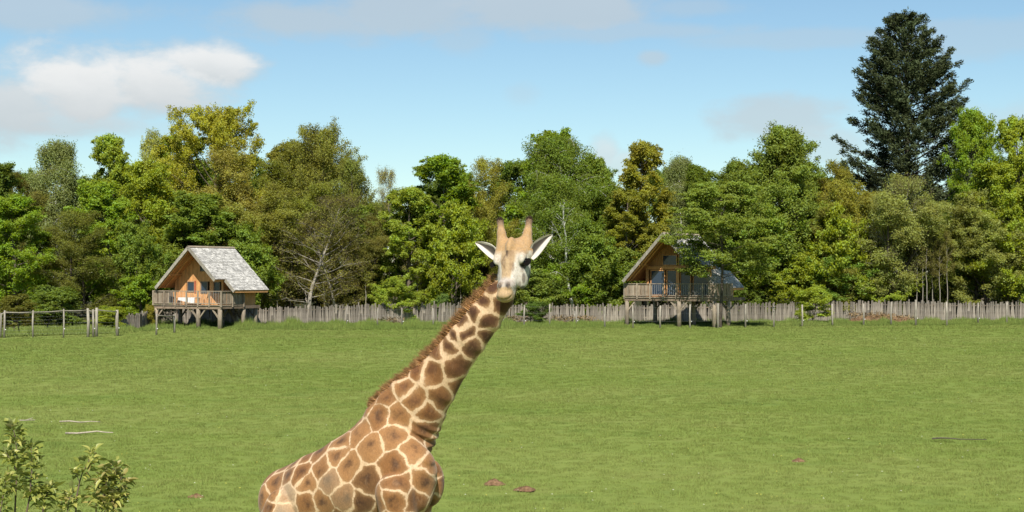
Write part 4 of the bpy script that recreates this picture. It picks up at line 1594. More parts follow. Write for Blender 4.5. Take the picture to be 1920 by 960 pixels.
def blend(c, h0, h1, w0, w1, a0, a1, q0, q1, dors, k, cap=1.0, carve=False):
    """smooth union with an elliptical capsule q0->q1: h along dors, w sideways"""
    q0, q1 = np.asarray(q0, float), np.asarray(q1, float)
    ax = q1 - q0
    L2 = max(ax @ ax, 1e-9)
    axn = unit(ax) if L2 > 2e-9 else np.array([0, 0, 1.0])
    dv = np.asarray(dors, float)
    dv = unit(dv - axn * (dv @ axn))
    lt = np.cross(axn, dv)
    m = max(h0, h1, w0, w1) * max(1, cap) + k + .06
    b0 = np.minimum(q0, q1) - m
    b1 = np.maximum(q0, q1) + m
    i0 = np.maximum(((b0 - lo) / VOX).astype(int), 0)
    i1 = np.minimum(((b1 - lo) / VOX).astype(int) + 1, F_.shape)
    if np.any(i1 <= i0):
        return
    X = gx[i0[0]:i1[0]][:, None, None]
    Y = gy[i0[1]:i1[1]][None, :, None]
    Z = gz[i0[2]:i1[2]][None, None, :]
    px, py, pz = X - np.float32(q0[0]), Y - np.float32(q0[1]), Z - np.float32(q0[2])
    s = (px * ax[0] + py * ax[1] + pz * ax[2]) / L2
    t = np.clip(s, 0, 1).astype(np.float32)
    ex = ((s - t) * math.sqrt(L2)).astype(np.float32)
    px, py, pz = px - t * ax[0], py - t * ax[1], pz - t * ax[2]
    H = h0 + (h1 - h0) * t
    Wd = w0 + (w1 - w0) * t
    u = (px * dv[0] + py * dv[1] + pz * dv[2])
    v = (px * lt[0] + py * lt[1] + pz * lt[2])
    e = ex / ((H + Wd) * .5 * cap)
    r = np.sqrt((u / H) ** 2 + (v / Wd) ** 2 + e * e) + 1e-5
    ln = np.sqrt(u * u + v * v + ex * ex)
    d = (ln - ln / r)
    d = np.where(r < .3, -np.minimum(H, Wd) * (1 - r), d).astype(np.float32)
    sl = F_[i0[0]:i1[0], i0[1]:i1[1], i0[2]:i1[2]]
    if carve:
        hh = np.maximum(k - np.abs(sl + d), 0) / k
        sl[...] = np.maximum(sl, -d) + hh * hh * k * .25
    else:
        hh = np.maximum(k - np.abs(sl - d), 0) / k
        sl[...] = np.minimum(sl, d) - hh * hh * k * .25


def chain(st, k, cap=1.0, kin=0.03):
    """st: list of (centre, dorsal, h, w)"""
    for i, (a, b) in enumerate(zip(st, st[1:])):
        blend(None, a[2], b[2], a[3], b[3], 0, 0, a[0], b[0], unit(a[1]) + unit(b[1]), k if i == 0 else max(kin, k * .6), cap)


def ball(c, r, k, dors=(0, 0, 1), axis=None):
    """ellipsoid; r = (along axis, along dors, sideways)"""
    c = np.asarray(c, float)
    ax = unit(axis if axis is not None else (1, 0, 0)) * 1e-4
    a, h, w = r
    blend(None, h, h, w, w, 0, 0, c - ax, c + ax, dors, k, a / ((h + w) * .5))


def rod(p, q, r0, r1, k, dors=None, flat=1.0):
    d = dors if dors is not None else (0.3, 0.9, 0.1)
    blend(None, r0, r1, r0 * flat, r1 * flat, 0, 0, p, q, d, k)


YAW = math.radians(27)
FW = np.array([math.cos(YAW), -math.sin(YAW), 0])      # nose-ward along the trunk
RT = np.array([-math.sin(YAW), -math.cos(YAW), 0])     # the giraffe's right flank, towards the camera
UP = np.array([0, 0, 1.0])
S0 = 203.0

# trunk, from the pelvis to the breast
A = K(543, 947, .50)
B = K(600, 926, .27)
Cc = K(665, 903, .08)
Dd = K(722, 878, -.08)
E = K(764, 905, -.24)
chain([(A, UP, .355, .265), (B, UP + .25 * FW, .375, .335), (Cc, UP + .2 * FW, .425, .345), (Dd, UP, .50, .30), (E, UP, .37, .25)], .05, .85, .05)
ball(K(527, 938, .50), (.20, .25, .22), .07, UP, FW)                  # croup
ball(K(708, 806, .02), (.17, .18, .13), .09, UP, FW)                  # withers
# near and far shoulder
ball(K(742, 885, -.30), (.20, .33, .13), .04, UP + .25 * FW, FW)
rod(K(742, 925, -.43), K(754, 1010, -.43), .185, .15, .02, RT, 1.0)
ball(K(785, 930, -.34), (.115, .15, .12), .05, UP, FW)                # near point of the shoulder
ball(K(806, 905, .02), (.135, .22, .13), .07, UP, FW)                # far point of the shoulder
# thighs
ball(K(525, 990, .13), (.20, .36, .13), .018, UP - .1 * FW, FW)
ball(K(548, 985, .66), (.21, .38, .14), .05, UP - .1 * FW, FW)
# neck
pairs = [((688, 765), (811, 842), -.04), ((712, 742), (823, 809), -.09), ((731, 726), (836, 780), -.13), ((770, 699), (853, 744), -.20), ((807, 663), (877, 697), -.28),
         ((847, 617), (908, 652), -.36), ((880, 578), (937, 610), -.43), ((912, 543), (960, 570), -.48), ((934, 512), (972, 535), -.50)]
neck = []
for i, (d_, t_, dy) in enumerate(pairs):
    P0, P1 = K(*d_, dy), K(*t_, dy)
    c = (P0 + P1) / 2
    h = np.linalg.norm(P1 - P0) / 2
    neck.append([c, unit(P0 - P1), h, h * (.62 if i else .70)])
chain([tuple(n) for n in neck], .07, .6, .03)
neck_axis = unit(neck[4][0] - neck[1][0])
# skin folds at the base of the throat

# legs, straight down to the ground
def leg(top, side, fore):
    x, y = top[0], top[1]
    zs = ((1.25, .115), (.98, .075), (.80, .072), (.74, .068), (.40, .046), (.20, .05), (.12, .048), (.02, .062)) if fore else \
         ((1.25, .14), (1.0, .085), (.84, .078), (.72, .06), (.42, .047), (.20, .05), (.12, .048), (.02, .062))
    sway = (0, 0, 0, 0, 0, 0, .01, .05) if fore else (.05, -.06, -.12, -.11, -.06, -.03, -.01, .05)
    pts = [np.array([x, y, z]) + FW * s for (z, r), s in zip(zs, sway)]
    prev = np.asarray(top, float)
    pr = .17 if fore else .19
    for p, (z, r) in zip(pts, zs):
        rod(prev, p, pr, r, .04 if pr > .1 else .02, RT, 1.0)
        prev, pr = p, r


leg(K(752, 960, -.30), 1, True)
leg(K(775, 955, .06), -1, True)
leg(K(520, 1000, .28), 1, False)
leg(K(545, 1000, .66), -1, False)
rod(K(500, 930, .62), K(486, 1010, .66), .035, .025, .04)              # tail, hanging on the far side
rod(K(486, 1010, .66), K(490, 1120, .66), .025, .018, .02)

# head
HO = K(966, 458, -.56)                                 # between the bases of the horns
hn = unit([-.225, -.615, -.755])
hl = np.array([.915, -.40, .05])
hl = unit(hl - hn * (hl @ hn))
hm = np.cross(hn, hl)
if hm[1] > 0:
    hm = -hm


def HP(s, l, m):
    s = s if s < .2 else .2 + (s - .2) * .77
    l = l + max(0, s - .25) * .06
    return HO + hn * s + hl * l + hm * m


hs = [(.00, .015, -.150, .098), (.08, .065, -.185, .118), (.16, .070, -.205, .124), (.24, .055, -.205, .112), (.32, .034, -.185, .096), (.40, .016, -.150, .080),
      (.47, .006, -.115, .072), (.53, .000, -.095, .073), (.575, -.012, -.085, .064)]
chain([(HP(s, 0, (t + b) / 2), hm, (t - b) / 2, w) for s, t, b, w in hs], .05, .7, .03)
ball(HP(.03, 0, -.05), (.10, .10, .105), .06, hm, hn)                  # back of the skull
ball(HP(.075, .0, .075), (.085, .05, .035), .035, hm, hn)               # the bump on the brow
for sd in (-1, 1):
    ball(HP(.180, sd * .120, .018), (.066, .042, .034), .035, hm, hn)   # brow over the eye
    ball(HP(.26, sd * .092, -.14), (.15, .085, .045), .05, hm, hn)      # cheek
    ball(HP(.555, sd * .040, -.012), (.042, .030, .032), .03, hm, hn)   # nostril wing
# lips: upper and the fuller lower one, pushed sideways in the middle of a chew
ball(HP(.625, -.010, -.058), (.055, .040, .070), .03, hm, hn)
ball(HP(.632, -.026, -.092), (.048, .044, .073), .022, hm, hn)
ball(HP(.56, .0, -.105), (.09, .05, .062), .04, hm, hn)
# horns
for base, tip, r0 in (((943, 464), (938, 417), .064), ((986, 462), (992, 415), .066)):
    b_, t_ = K(*base, -.57), K(*tip, -.50)
    m_ = b_ * .45 + t_ * .55
    rod(b_ - UP * .04, m_, r0, .037, .07)
    rod(m_, t_, .037, .026, .02)
    ball(t_, (.028, .025, .028), .02)
# eye sockets and nostrils
for sd in (-1, 1):
    blend(None, .026, .026, .036, .036, 0, 0, HP(.205, sd * .155, -.022), HP(.207, sd * .157, -.022), hm, .02, 1.0, True)
    blend(None, .012, .014, .018, .020, 0, 0, HP(.565, sd * .036, .030), HP(.605, sd * .046, .018), hl, .012, 1.0, True)
# mouth line
blend(None, .004, .004, .085, .085, 0, 0, HP(.645, -.02, -.070), HP(.715, -.025, -.074), hm, .012, .5, True)


def surface_nets(G):
    """one vertex in every cell the surface crosses, one quad round every crossing edge"""
    ins = G < 0
    c8 = [ins[a:G.shape[0] - 1 + a, b:G.shape[1] - 1 + b, c:G.shape[2] - 1 + c] for a in (0, 1) for b in (0, 1) for c in (0, 1)]
    allin = np.logical_and.reduce(c8)
    anyin = np.logical_or.reduce(c8)
    cells = np.argwhere(anyin & ~allin)
    ids = np.full(anyin.shape, -1, np.int32)
    ids[cells[:, 0], cells[:, 1], cells[:, 2]] = np.arange(len(cells))
    acc = np.zeros((len(cells), 3), np.float32)
    cnt = np.zeros(len(cells), np.float32)
    corners = [(a, b, c) for a in (0, 1) for b in (0, 1) for c in (0, 1)]
    val = {k: G[cells[:, 0] + k[0], cells[:, 1] + k[1], cells[:, 2] + k[2]] for k in corners}
    for k in corners:
        for ax in range(3):
            if k[ax] == 0:
                k2 = tuple(1 if i == ax else k[i] for i in range(3))
                a, b = val[k], val[k2]
                m = (a < 0) != (b < 0)
                tt = a[m] / (a[m] - b[m])
                p = np.tile(np.array(k, np.float32), (m.sum(), 1))
                p[:, ax] = tt
                acc[m] += p
                cnt[m] += 1
    verts = (cells + acc / cnt[:, None]) * VOX + lo
    quads = []
    for ax in range(3):
        sl0 = [slice(None)] * 3
        sl1 = [slice(None)] * 3
        sl0[ax] = slice(0, -1)
        sl1[ax] = slice(1, None)
        a, b = ins[tuple(sl0)], ins[tuple(sl1)]
        e = np.argwhere(a != b)
        o1, o2 = [(1, 2), (2, 0), (0, 1)][ax]
        e = e[(e[:, o1] > 0) & (e[:, o2] > 0) & (e[:, o1] < ids.shape[o1]) & (e[:, o2] < ids.shape[o2])]
        flip = a[e[:, 0], e[:, 1], e[:, 2]]
        q = []
        for d1, d2 in ((-1, -1), (0, -1), (0, 0), (-1, 0)):
            c = e.copy()
            c[:, o1] += d1
            c[:, o2] += d2
            q.append(ids[c[:, 0], c[:, 1], c[:, 2]])
        q = np.stack(q, 1)
        q[~flip] = q[~flip][:, ::-1]
        quads.append(q[(q >= 0).all(1)])
    return verts, np.concatenate(quads)


GV, GQ = surface_nets(F_)
# keep only the one connected body and relax the lattice a little
edges = np.concatenate([GQ[:, [0, 1]], GQ[:, [1, 2]], GQ[:, [2, 3]], GQ[:, [3, 0]]])
for it in range(4):
    s_ = np.zeros_like(GV)
    n_ = np.zeros(len(GV))
    np.add.at(s_, edges[:, 0], GV[edges[:, 1]])
    np.add.at(s_, edges[:, 1], GV[edges[:, 0]])
    np.add.at(n_, edges[:, 0], 1)
    np.add.at(n_, edges[:, 1], 1)
    av = s_ / np.maximum(n_, 1)[:, None]
    GV = GV + (av - GV) * (.5 if it % 2 == 0 else -.5 * .96)
na_ = unit(neck[4][0] - neck[1][0])
axs = (GV - neck[0][0]) @ na_
thr_ = np.clip(((GV - neck[2][0]) @ -neck[2][1]) / .16 + .1, 0, 1)
wf_ = np.clip(1 - np.abs(axs - .12) / .16, 0, 1) * thr_ * (GV[:, 2] > 1.9) * (GV[:, 0] > K(735, 800)[0])
out_ = GV - (neck[1][0] + np.outer((GV - neck[1][0]) @ na_, na_))
out_ /= np.linalg.norm(out_, axis=1)[:, None] + 1e-6
GV = GV + out_ * (wf_ * .017 * np.sin(axs * 2 * PI / .078 + 1.2 * np.sin(thr_ * 2)))[:, None]
GN_ = np.zeros_like(GV)
fn = np.cross(GV[GQ[:, 2]] - GV[GQ[:, 0]], GV[GQ[:, 3]] - GV[GQ[:, 1]])
for i in range(4):
    np.add.at(GN_, GQ[:, i], fn)
GN_ /= np.linalg.norm(GN_, axis=1)[:, None] + 1e-12

# ---- coat: the cells follow the real animal's patches on the flank towards us
SEEDS = [(890, 585), (862, 608), (874, 624), (913, 603), (938, 570), (922, 542), (838, 647), (889, 648), (908, 634), (857, 690), (807, 694),
         (783, 692), (820, 655), (828, 750), (776, 750), (755, 728), (727, 742), (747, 779), (711, 780), (690, 762), (797, 805), (736, 817), (775, 842),
         (692, 836), (671, 812), (639, 828), (632, 854), (602, 881), (652, 873), (739, 872), (747, 903), (798, 902), (829, 908), (687, 900),
         (599, 846), (614, 900), (645, 934), (577, 905), (562, 887), (540, 891), (537, 866), (517, 906), (512, 928), (535, 928), (489, 935),
         (601, 942), (577, 945), (505, 950), (528, 958), (707, 942), (740, 942), (777, 940), (808, 872), (677, 944), (554, 865), (573, 857),
         (666, 790), (805, 775), (760, 700), (850, 625), (905, 565), (822, 880), (812, 945)]
cam_p = np.array([0, 0, EYE])
cpv = GV - cam_p
pc, ps_ = math.cos(PITCH), math.sin(PITCH)
zd_ = cpv[:, 1] * pc + cpv[:, 2] * ps_
ypx = 480 - F_PX * (-cpv[:, 1] * ps_ + cpv[:, 2] * pc) / zd_
xpx = 960 + F_PX * cpv[:, 0] / zd_
facing = (GN_ * (-cpv)).sum(1) > 0
seed3 = []
for sx_, sy_ in SEEDS:
    d2 = (xpx - sx_) ** 2 + (ypx - sy_) ** 2 + np.where(facing, 0, 1e6) + (zd_ - 13) * 6
    seed3.append(GV[np.argmin(d2)])
rs = np.random.default_rng(4)
cand = GV[rs.permutation(len(GV))[:6000]]
sp3 = list(seed3)
for c in cand:
    gap = .155 if c[2] > 1.25 else .11
    if c[2] < .5:
        gap = .08
    arr = np.array(sp3)
    if ((arr - c) ** 2).sum(1).min() > gap ** 2:
        sx_, sy_ = 960 + F_PX * c[0] / c[1], 0
        if c[1] > 14.2 or c[2] < 1.5:
            # leave the hand-placed flank alone
            near = ((np.array(seed3) - c) ** 2).sum(1).min()
            if near > .19 ** 2 or len(sp3) > 1e9:
                sp3.append(c)
sp3 = np.array(sp3, np.float32)
d1 = np.full(len(GV), 9, np.float32)
d2 = np.full(len(GV), 9, np.float32)
cell = np.zeros(len(GV), np.int32)
# patches stretch a little along the neck
wv = np.stack([.010 * np.sin(GV[:, 0] * 21 + GV[:, 2] * 13) + .005 * np.sin(GV[:, 2] * 47 + GV[:, 0] * 31),
               .008 * np.sin(GV[:, 2] * 19), .010 * np.sin(GV[:, 2] * 23 - GV[:, 0] * 17) + .005 * np.sin(GV[:, 0] * 53 - GV[:, 2] * 29)], -1).astype(np.float32)
GW = GV + wv
for i, s_ in enumerate(sp3):
    q = GW - s_
    d = np.sqrt((q * q).sum(1))
    closer = d < d1
    d2 = np.where(closer, d1, np.minimum(d2, d))
    cell = np.where(closer, i, cell)
    d1 = np.minimum(d1, d)
edge_w = d2 - d1
tone = np.random.default_rng(9).uniform(0, 1, len(sp3))[cell]
ax_t = ((GV - neck[1][0]) @ neck_axis)
neckness = np.clip(ax_t / .25, 0, 1)
fade_k = np.zeros(len(sp3), np.float32)
for i_, (sx_, sy_) in enumerate(SEEDS):
    for fx, fy, fk in ((535, 928, .6), (614, 900, .28), (645, 934, .22), (528, 958, .5)):
        if abs(sx_ - fx) + abs(sy_ - fy) < 6:
            fade_k[i_] = fk
fade = fade_k[cell]
# patches above: wider cream bands on the neck; head's shadow painted into the topmost ones
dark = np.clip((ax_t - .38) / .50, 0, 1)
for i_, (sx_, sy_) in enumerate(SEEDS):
    for fx, fy, fk in ((687, 900, .6), (677, 944, .75), (777, 940, .4), (797, 805, .35), (828, 750, .25), (747, 903, .2)):  # shadow behind the foreleg painted into its cells; a few others simply darkened
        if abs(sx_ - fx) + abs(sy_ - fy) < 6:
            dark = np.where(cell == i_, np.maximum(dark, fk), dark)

rel = GV - HO
hsx0, hlx, hmx = rel @ hn, rel @ hl, rel @ hm
hsx = np.where(hsx0 < .2, hsx0, .2 + (hsx0 - .2) / .77)
hlx = hlx - np.maximum(0, hsx0 - .25) * .06
dd_neck = np.linalg.norm(GV - neck[-1][0], axis=1)
head = np.clip((hsx + .055) / .05, 0, 1) * np.clip((hmx + .245 + .05 * np.clip(hsx - .3, 0, 1)) / .02, 0, 1) * (np.linalg.norm(rel - hn * .3, axis=1) < .62) * (GV[:, 2] > K(0, 590, -.5)[2])
def nearness(pts, rad, n=8):
    best = np.full(len(GV), 9.0)
    for (a, ra), (b, rb) in zip(list(zip(pts, rad)), list(zip(pts, rad))[1:]):
        for k in range(n):
            f = k / n
            best = np.minimum(best, np.linalg.norm(GV - (a * (1 - f) + b * f), axis=1) / (ra * (1 - f) + rb * f))
    return best


dh = nearness([HP(s, 0, (t + b) / 2) for s, t, b, w in hs] + [HP(.66, -.02, -.08)], [((t - b) / 2 + w) / 2 for s, t, b, w in hs] + [.07])
dn = nearness([n_[0] for n_ in neck[4:]], [(n_[2] + n_[3]) / 2 for n_ in neck[4:]])
head = head * np.clip((dn * 1.04 - dh) / .10 + .5, 0, 1)
horn = (GV[:, 2] > K(0, 470, -.55)[2]) & (GV[:, 1] < 14.75)
head = np.where(horn, 1.0, head)
col = np.zeros((len(GV), 4), np.float32)
col[:, 3] = 1


def cm(c):
    return np.array(c, np.float32)


def sm(x, a, b):
    t = np.clip((x - a) / (b - a), 0, 1)
    return (t * t * (3 - 2 * t))[:, None]


def lay(base, c, f):
    return base * (1 - f) + cm(c) * f


h = np.tile(cm((.66, .60, .50)), (len(GV), 1))                         # off-white face
tan_f = sm(hmx + .0 - np.maximum(0, np.abs(hlx) - .036) * np.clip((hsx - .2) * 12, 0, 1) * 2, -.035, .012) * sm(hsx, .56, .42)
h = lay(h, (.46, .305, .155), tan_f * .95)                              # tan brow and bridge
h = lay(h, (.47, .29, .135), sm(hsx, .09, .02))                         # forehead
h = lay(h, (.60, .54, .45), sm(np.abs(hlx), .055, .085) * sm(hsx, .12, .20) * sm(hsx, .5, .4) * .9)   # pale cheeks
h = lay(h, (.26, .15, .07), sm(np.abs(hlx - .002), .034, .012) * sm(hmx, .02, .07) * sm(hsx, -.02, .04) * sm(hsx, .19, .12) * .75)  # brow bump
h = lay(h, (.20, .12, .065), sm(np.abs(hlx + .030 + .02 * np.sin(hsx * 30)), .012, .004) * sm(hsx, .05, .1) * sm(hsx, .40, .3) * .75)
h = lay(h, (.30, .19, .10), sm(np.abs(hlx - .034), .014, .004) * sm(hsx, .22, .27) * sm(hsx, .42, .36) * .7)
h = lay(h, (.50, .43, .36), sm(hsx, .44, .50))                         # muzzle
h = lay(h, (.52, .35, .185), sm(hsx, .585, .60))                       # tan lips
for sd in (-1, 1):
    e = np.sqrt(((hsx - .214) / .078) ** 2 + ((hlx - sd * .135) / .070) ** 2 + ((hmx + .025) / .052) ** 2)
    h = lay(h, (.016, .013, .012), sm(e, 1.1, .75))
    tr_ = np.sqrt(((hsx - .275) / .06) ** 2 + ((hlx - sd * .10) / .03) ** 2 + ((hmx + .055) / .03) ** 2)
    h = lay(h, (.09, .075, .065), sm(tr_, 1.05, .5) * .6)
    nz = np.sqrt(((hsx - .575) / .040) ** 2 + ((hlx - sd * .040) / .027) ** 2)
    h = lay(h, (.065, .05, .042), sm(nz, 1.1, .55) * sm(hmx, -.03, -.01))
    br = np.sqrt(((hsx - .545) / .03) ** 2 + ((hlx - sd * .036) / .036) ** 2)
    h = lay(h, (.22, .17, .135), sm(br, 1.1, .5) * sm(hmx, -.03, -.005) * .6)
# blotches of this animal's own face: view px, half sizes (px), colour, strength
for px_, py_, rx_, ry_, c_, k_ in ((967, 520, 3.6, 9, (.19, .155, .13), .85), (982, 522, 3.6, 10, (.19, .155, .13), .9), (994, 526, 3.4, 12, (.03, .026, .024), .95), (975, 533, 3, 6, (.22, .185, .155), .7),
                                   (980, 540, 6, 5, (.05, .042, .038), .85), (969, 545, 6, 4, (.10, .085, .075), .7), (1000, 512, 3.5, 9, (.06, .05, .045), .8),
                                   (960, 451, 6, 7, (.17, .105, .06), .85), (957, 466, 7, 15, (.27, .165, .085), .7), (951, 466, 2.6, 17, (.075, .045, .03), .95), (958, 478, 7, 12, (.30, .19, .10), .55),
                                   (961, 499, 3, 10, (.24, .15, .085), .75), (946, 492, 2.5, 14, (.27, .17, .09), .6), (985, 470, 8, 8, (.42, .25, .11), .5), (934, 507, 3, 9, (.12, .10, .09), .7)):
    kk = (xpx - px_) ** 2 + (ypx - py_) ** 2 + np.where(facing, 0, 1e6)
    c3 = GV[np.argmin(kk)]
    s0_ = 14.3 / F_PX
    e = np.sqrt(((GV[:, 0] - c3[0]) / (rx_ * s0_)) ** 2 + ((GV[:, 2] - c3[2]) / (ry_ * s0_)) ** 2 + ((GV[:, 1] - c3[1]) / .09) ** 2)
    h = lay(h, c_, sm(e, 1.2, .75) * k_)
hz = GV[:, 2]
h = np.where(horn[:, None], lay(np.tile(cm((.47, .285, .13)), (len(GV), 1)), (.20, .12, .07), sm(hz, K(0, 430, -.5)[2], K(0, 415, -.5)[2])), h)
hoof = GV[:, 2] < .12
h = np.where(hoof[:, None], cm((.05, .04, .03)), h)
col[:, :3] = h * .84
head = np.where(hoof, 1.0, head)
# legs pale below the knee
pale = np.clip((.95 - GV[:, 2]) / .25, 0, 1)

body_me = np_mesh("body", GV, GQ, None, True)
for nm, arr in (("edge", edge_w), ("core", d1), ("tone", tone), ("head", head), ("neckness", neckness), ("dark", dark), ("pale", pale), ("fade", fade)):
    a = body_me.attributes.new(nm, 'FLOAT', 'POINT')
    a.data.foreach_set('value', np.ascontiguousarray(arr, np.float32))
a = body_me.attributes.new("face_colour", 'FLOAT_COLOR', 'POINT')
a.data.foreach_set('color', col.ravel())

m, t, o = material("giraffe_coat")


def attr(nm, out='Fac'):
    n = t.node('ShaderNodeAttribute')
    n.attribute_name = nm
    return n.outputs[out]


tc = t.node('ShaderNodeTexCoord').outputs['Object']
n1 = t.noise(tc, 30, 6, 0.75)
n2 = t.noise(tc, 7, 4, 0.6)
hair = t.noise(t.scale_vec(tc, (90, 90, 40)), 1.0, 3, 0.7)
ew = t.math('ADD', attr('edge'), t.math('ADD', t.math('MULTIPLY', t.math('SUBTRACT', n1, .5), .085), t.math('MULTIPLY', t.math('SUBTRACT', n2, .5), .085)))
thr = t.lin(attr('neckness'), 0, 1, .015, .028)
inpatch = t.smooth(t.math('SUBTRACT', ew, thr), -.012, .014)
patch = t.mix(attr('tone'), (.205, .087, .026, 1), (.295, .143, .052, 1))
patch = t.mix(t.math('MULTIPLY', t.math('MULTIPLY', t.smooth(t.math('ADD', attr('core'), t.math('MULTIPLY', t.math('SUBTRACT', n1, .5), .08)), .085, .008), t.smooth(n2, .33, .58)), .88), patch, (.060, .026, .012, 1))
patch = t.mix(t.math('MULTIPLY', attr('neckness'), .5), patch, (.165, .064, .019, 1))
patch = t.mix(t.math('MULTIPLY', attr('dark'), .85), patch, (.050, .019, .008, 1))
patch = t.mix(t.math('MULTIPLY', t.smooth(t.math('SUBTRACT', ew, thr), .07, .0), .55), patch, (.33, .185, .080, 1))
streak = t.noise(t.scale_vec(tc, (18, 18, 6)), 1.0, 5, 0.7, 0.6)
patch = t.mix(t.math('MULTIPLY', t.smooth(streak, .52, .75), .30), patch, (.36, .215, .115, 1))
patch = t.mix(t.math('MULTIPLY', t.smooth(streak, .45, .25), .35), patch, (.105, .048, .020, 1))
patch = t.mix(t.math('MULTIPLY', attr('fade'), t.smooth(n2, .15, .5)), patch, (.50, .37, .235, 1))
cream = t.mix(t.smooth(n2, .3, .7), (.57, .385, .225, 1), (.67, .485, .32, 1))
cream = t.mix(t.math('MULTIPLY', attr('neckness'), .45), cream, (.49, .325, .185, 1))
coat = t.mix(inpatch, cream, patch)
coat = t.mix(attr('pale'), coat, (.50, .42, .31, 1))
face = t.node('ShaderNodeAttribute')
face.attribute_name = 'face_colour'
fcol = t.mix(t.math('MULTIPLY', t.smooth(n1, .47, .65), .5), face.outputs['Color'], (.30, .215, .135, 1))
fcol = t.mix(t.math('MULTIPLY', t.smooth(streak, .54, .68), .5), fcol, (.20, .145, .10, 1))
coat = t.mix(attr('head'), coat, fcol)
hs_ = t.node('ShaderNodeHueSaturation')
t.l.new(coat, hs_.inputs['Color'])
t.put(hs_.inputs['Value'], t.math('MULTIPLY', t.lin(hair, .25, .75, .78, 1.2), t.lin(n1, .3, .7, .9, 1.1)))
hgt = t.math('ADD', hair, t.math('MULTIPLY', n1, .8))
bb = bsdf(t, o, hs_.outputs[0], .7, .22, bump(t, hgt, .35, .012))
bb.inputs['Sheen Weight'].default_value = .12
body_me.materials.append(m)
M_COAT = m
gc = K(650, 900, .1)
giraffe = empty("giraffe", (gc[0], gc[1], 0))
tag(giraffe, "giraffe with brown reticulated patches, neck raised and head turned to the camera", "giraffe")


def g_child(name, me, parent=None):
    ob = link(name, me, parent or giraffe)
    if parent is None:
        ob.location = -giraffe.location
    return ob


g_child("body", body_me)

# ears
m, t, o = material("ear_hide")
fc = t.node('ShaderNodeAttribute')
fc.attribute_name = 'ear_colour'
tc = t.node('ShaderNodeTexCoord').outputs['Object']
bsdf(t, o, t.mix(t.math('MULTIPLY', t.noise(tc, 60, 4), .07), fc.outputs['Color'], (.45, .36, .27, 1)), .8, .1)
M_EAR = m


def ear(att, tip, wid, open_dir, side):
    e = tip - att
    L = np.linalg.norm(e)
    e = e / L
    nrm = unit(open_dir - e * (np.asarray(open_dir) @ e))
    bt = np.cross(e, nrm)
    if bt[2] < 0:
        bt = -bt
    NU, NV = 22, 15
    vs, cs = [], []
    for face_ in (0, 1):
        for i in range(NU):
            u = i / (NU - 1)
            w = wid * (math.sin(PI * min(1, .10 + .90 * u) ** .80) ** .75) * (1 if u < .985 else .2) + .004
            for j in range(NV):
                a = -1 + 2 * j / (NV - 1)
                depth = (.55 * wid * (1 - u) ** .5 + .012) * (1 - a * a)
                th_ = .007 if face_ else 0
                p = att + e * (u * L - .03 * (1 - u)) + bt * (a * w + .018 * math.sin(u * PI)) - nrm * (depth + th_ * (1 - a ** 6) - .02)
                vs.append(p)
                if face_:
                    cs.append((.35, .23, .12) if abs(a) < .8 else (.5, .42, .33))
                else:
                    d_ = max(0, min(1, (.92 - abs(a - .20) * 1.35 - abs(u - .38) * 1.0) * 5))
                    low = max(0, min(1, (-a - .12) * 5))
                    d_ *= (1 - .85 * low)
                    base = np.array((.58, .53, .46))
                    cs.append(tuple(base * (1 - d_) + np.array((.05, .043, .037)) * d_))
    vs, cs = np.array(vs), np.array(cs)
    fs = []
    n = NU * NV
    for i in range(NU - 1):
        for j in range(NV - 1):
            a = i * NV + j
            fs.append((a, a + 1, a + NV + 1, a + NV))
            fs.append((n + a, n + a + NV, n + a + NV + 1, n + a + 1))
    for i in range(NU - 1):
        for j in (0, NV - 1):
            a = i * NV + j
            fs.append((a, a + NV, n + a + NV, n + a))
    for j in range(NV - 1):
        a = (NU - 1) * NV + j
        fs.append((a, a + 1, n + a + 1, n + a))
    me = np_mesh("ear", vs, np.array(fs), M_EAR, True)
    at_ = me.attributes.new("ear_colour", 'FLOAT_COLOR', 'POINT')
    at_.data.foreach_set('color', np.concatenate([cs, np.ones((len(cs), 1))], 1).astype(np.float32).ravel())
    g_child("ear", me)


ear(K(929, 481, -.55), K(892, 455, -.50), .048, np.array([-.15, -1, .15]), -1)
ear(K(999, 478, -.62), K(1035, 440, -.60), .052, np.array([.1, -1, .12]), 1)

# eyes with lashes
m, t, o = material("eye_gloss")
b = bsdf(t, o, (.005, .004, .003, 1), .12, .3)
M_EYE = m
M_LASH = plain("black_lashes", (.008, .007, .006), .9, .02)
for sd in (-1, 1):
    c = HP(.206, sd * (.117 if sd > 0 else .112), -.022)
    V, Fc = [], []
    for i in range(13):
        for j in range(20):
            ph, th_ = PI * i / 12, 2 * PI * j / 20
            V.append(c + .031 * np.array([math.sin(ph) * math.cos(th_), math.sin(ph) * math.sin(th_), math.cos(ph)]))
    for i in range(12):
        for j in range(20):
            a, b_ = i * 20 + j, i * 20 + (j + 1) % 20
            Fc.append((a, b_, b_ + 20, a + 20))
    eye = g_child("eye", np_mesh("eye", np.array(V), np.array(Fc), M_EYE, True))
    lv, lf = [], []
    for k in range(34):
        an = -1.1 + 2.2 * k / 33
        root_ = c + hl * sd * .034 * math.cos(an) * .95 + hn * .032 * math.sin(an) + hm * .016
        tip_ = root_ + hl * sd * .052 * (.7 + .3 * math.cos(an)) + hn * (.012 + .020 * math.sin(an)) - hm * .004
        w_ = hn * .0045
        b0 = len(lv)
        lv += [root_ - w_, root_ + w_, tip_ + w_ * .3, tip_ - w_ * .3]
        lf.append((b0, b0 + 1, b0 + 2, b0 + 3))
    ls = np_mesh("eyelashes", np.array(lv), np.array(lf), M_LASH)
    g_child("eyelashes", ls, eye)

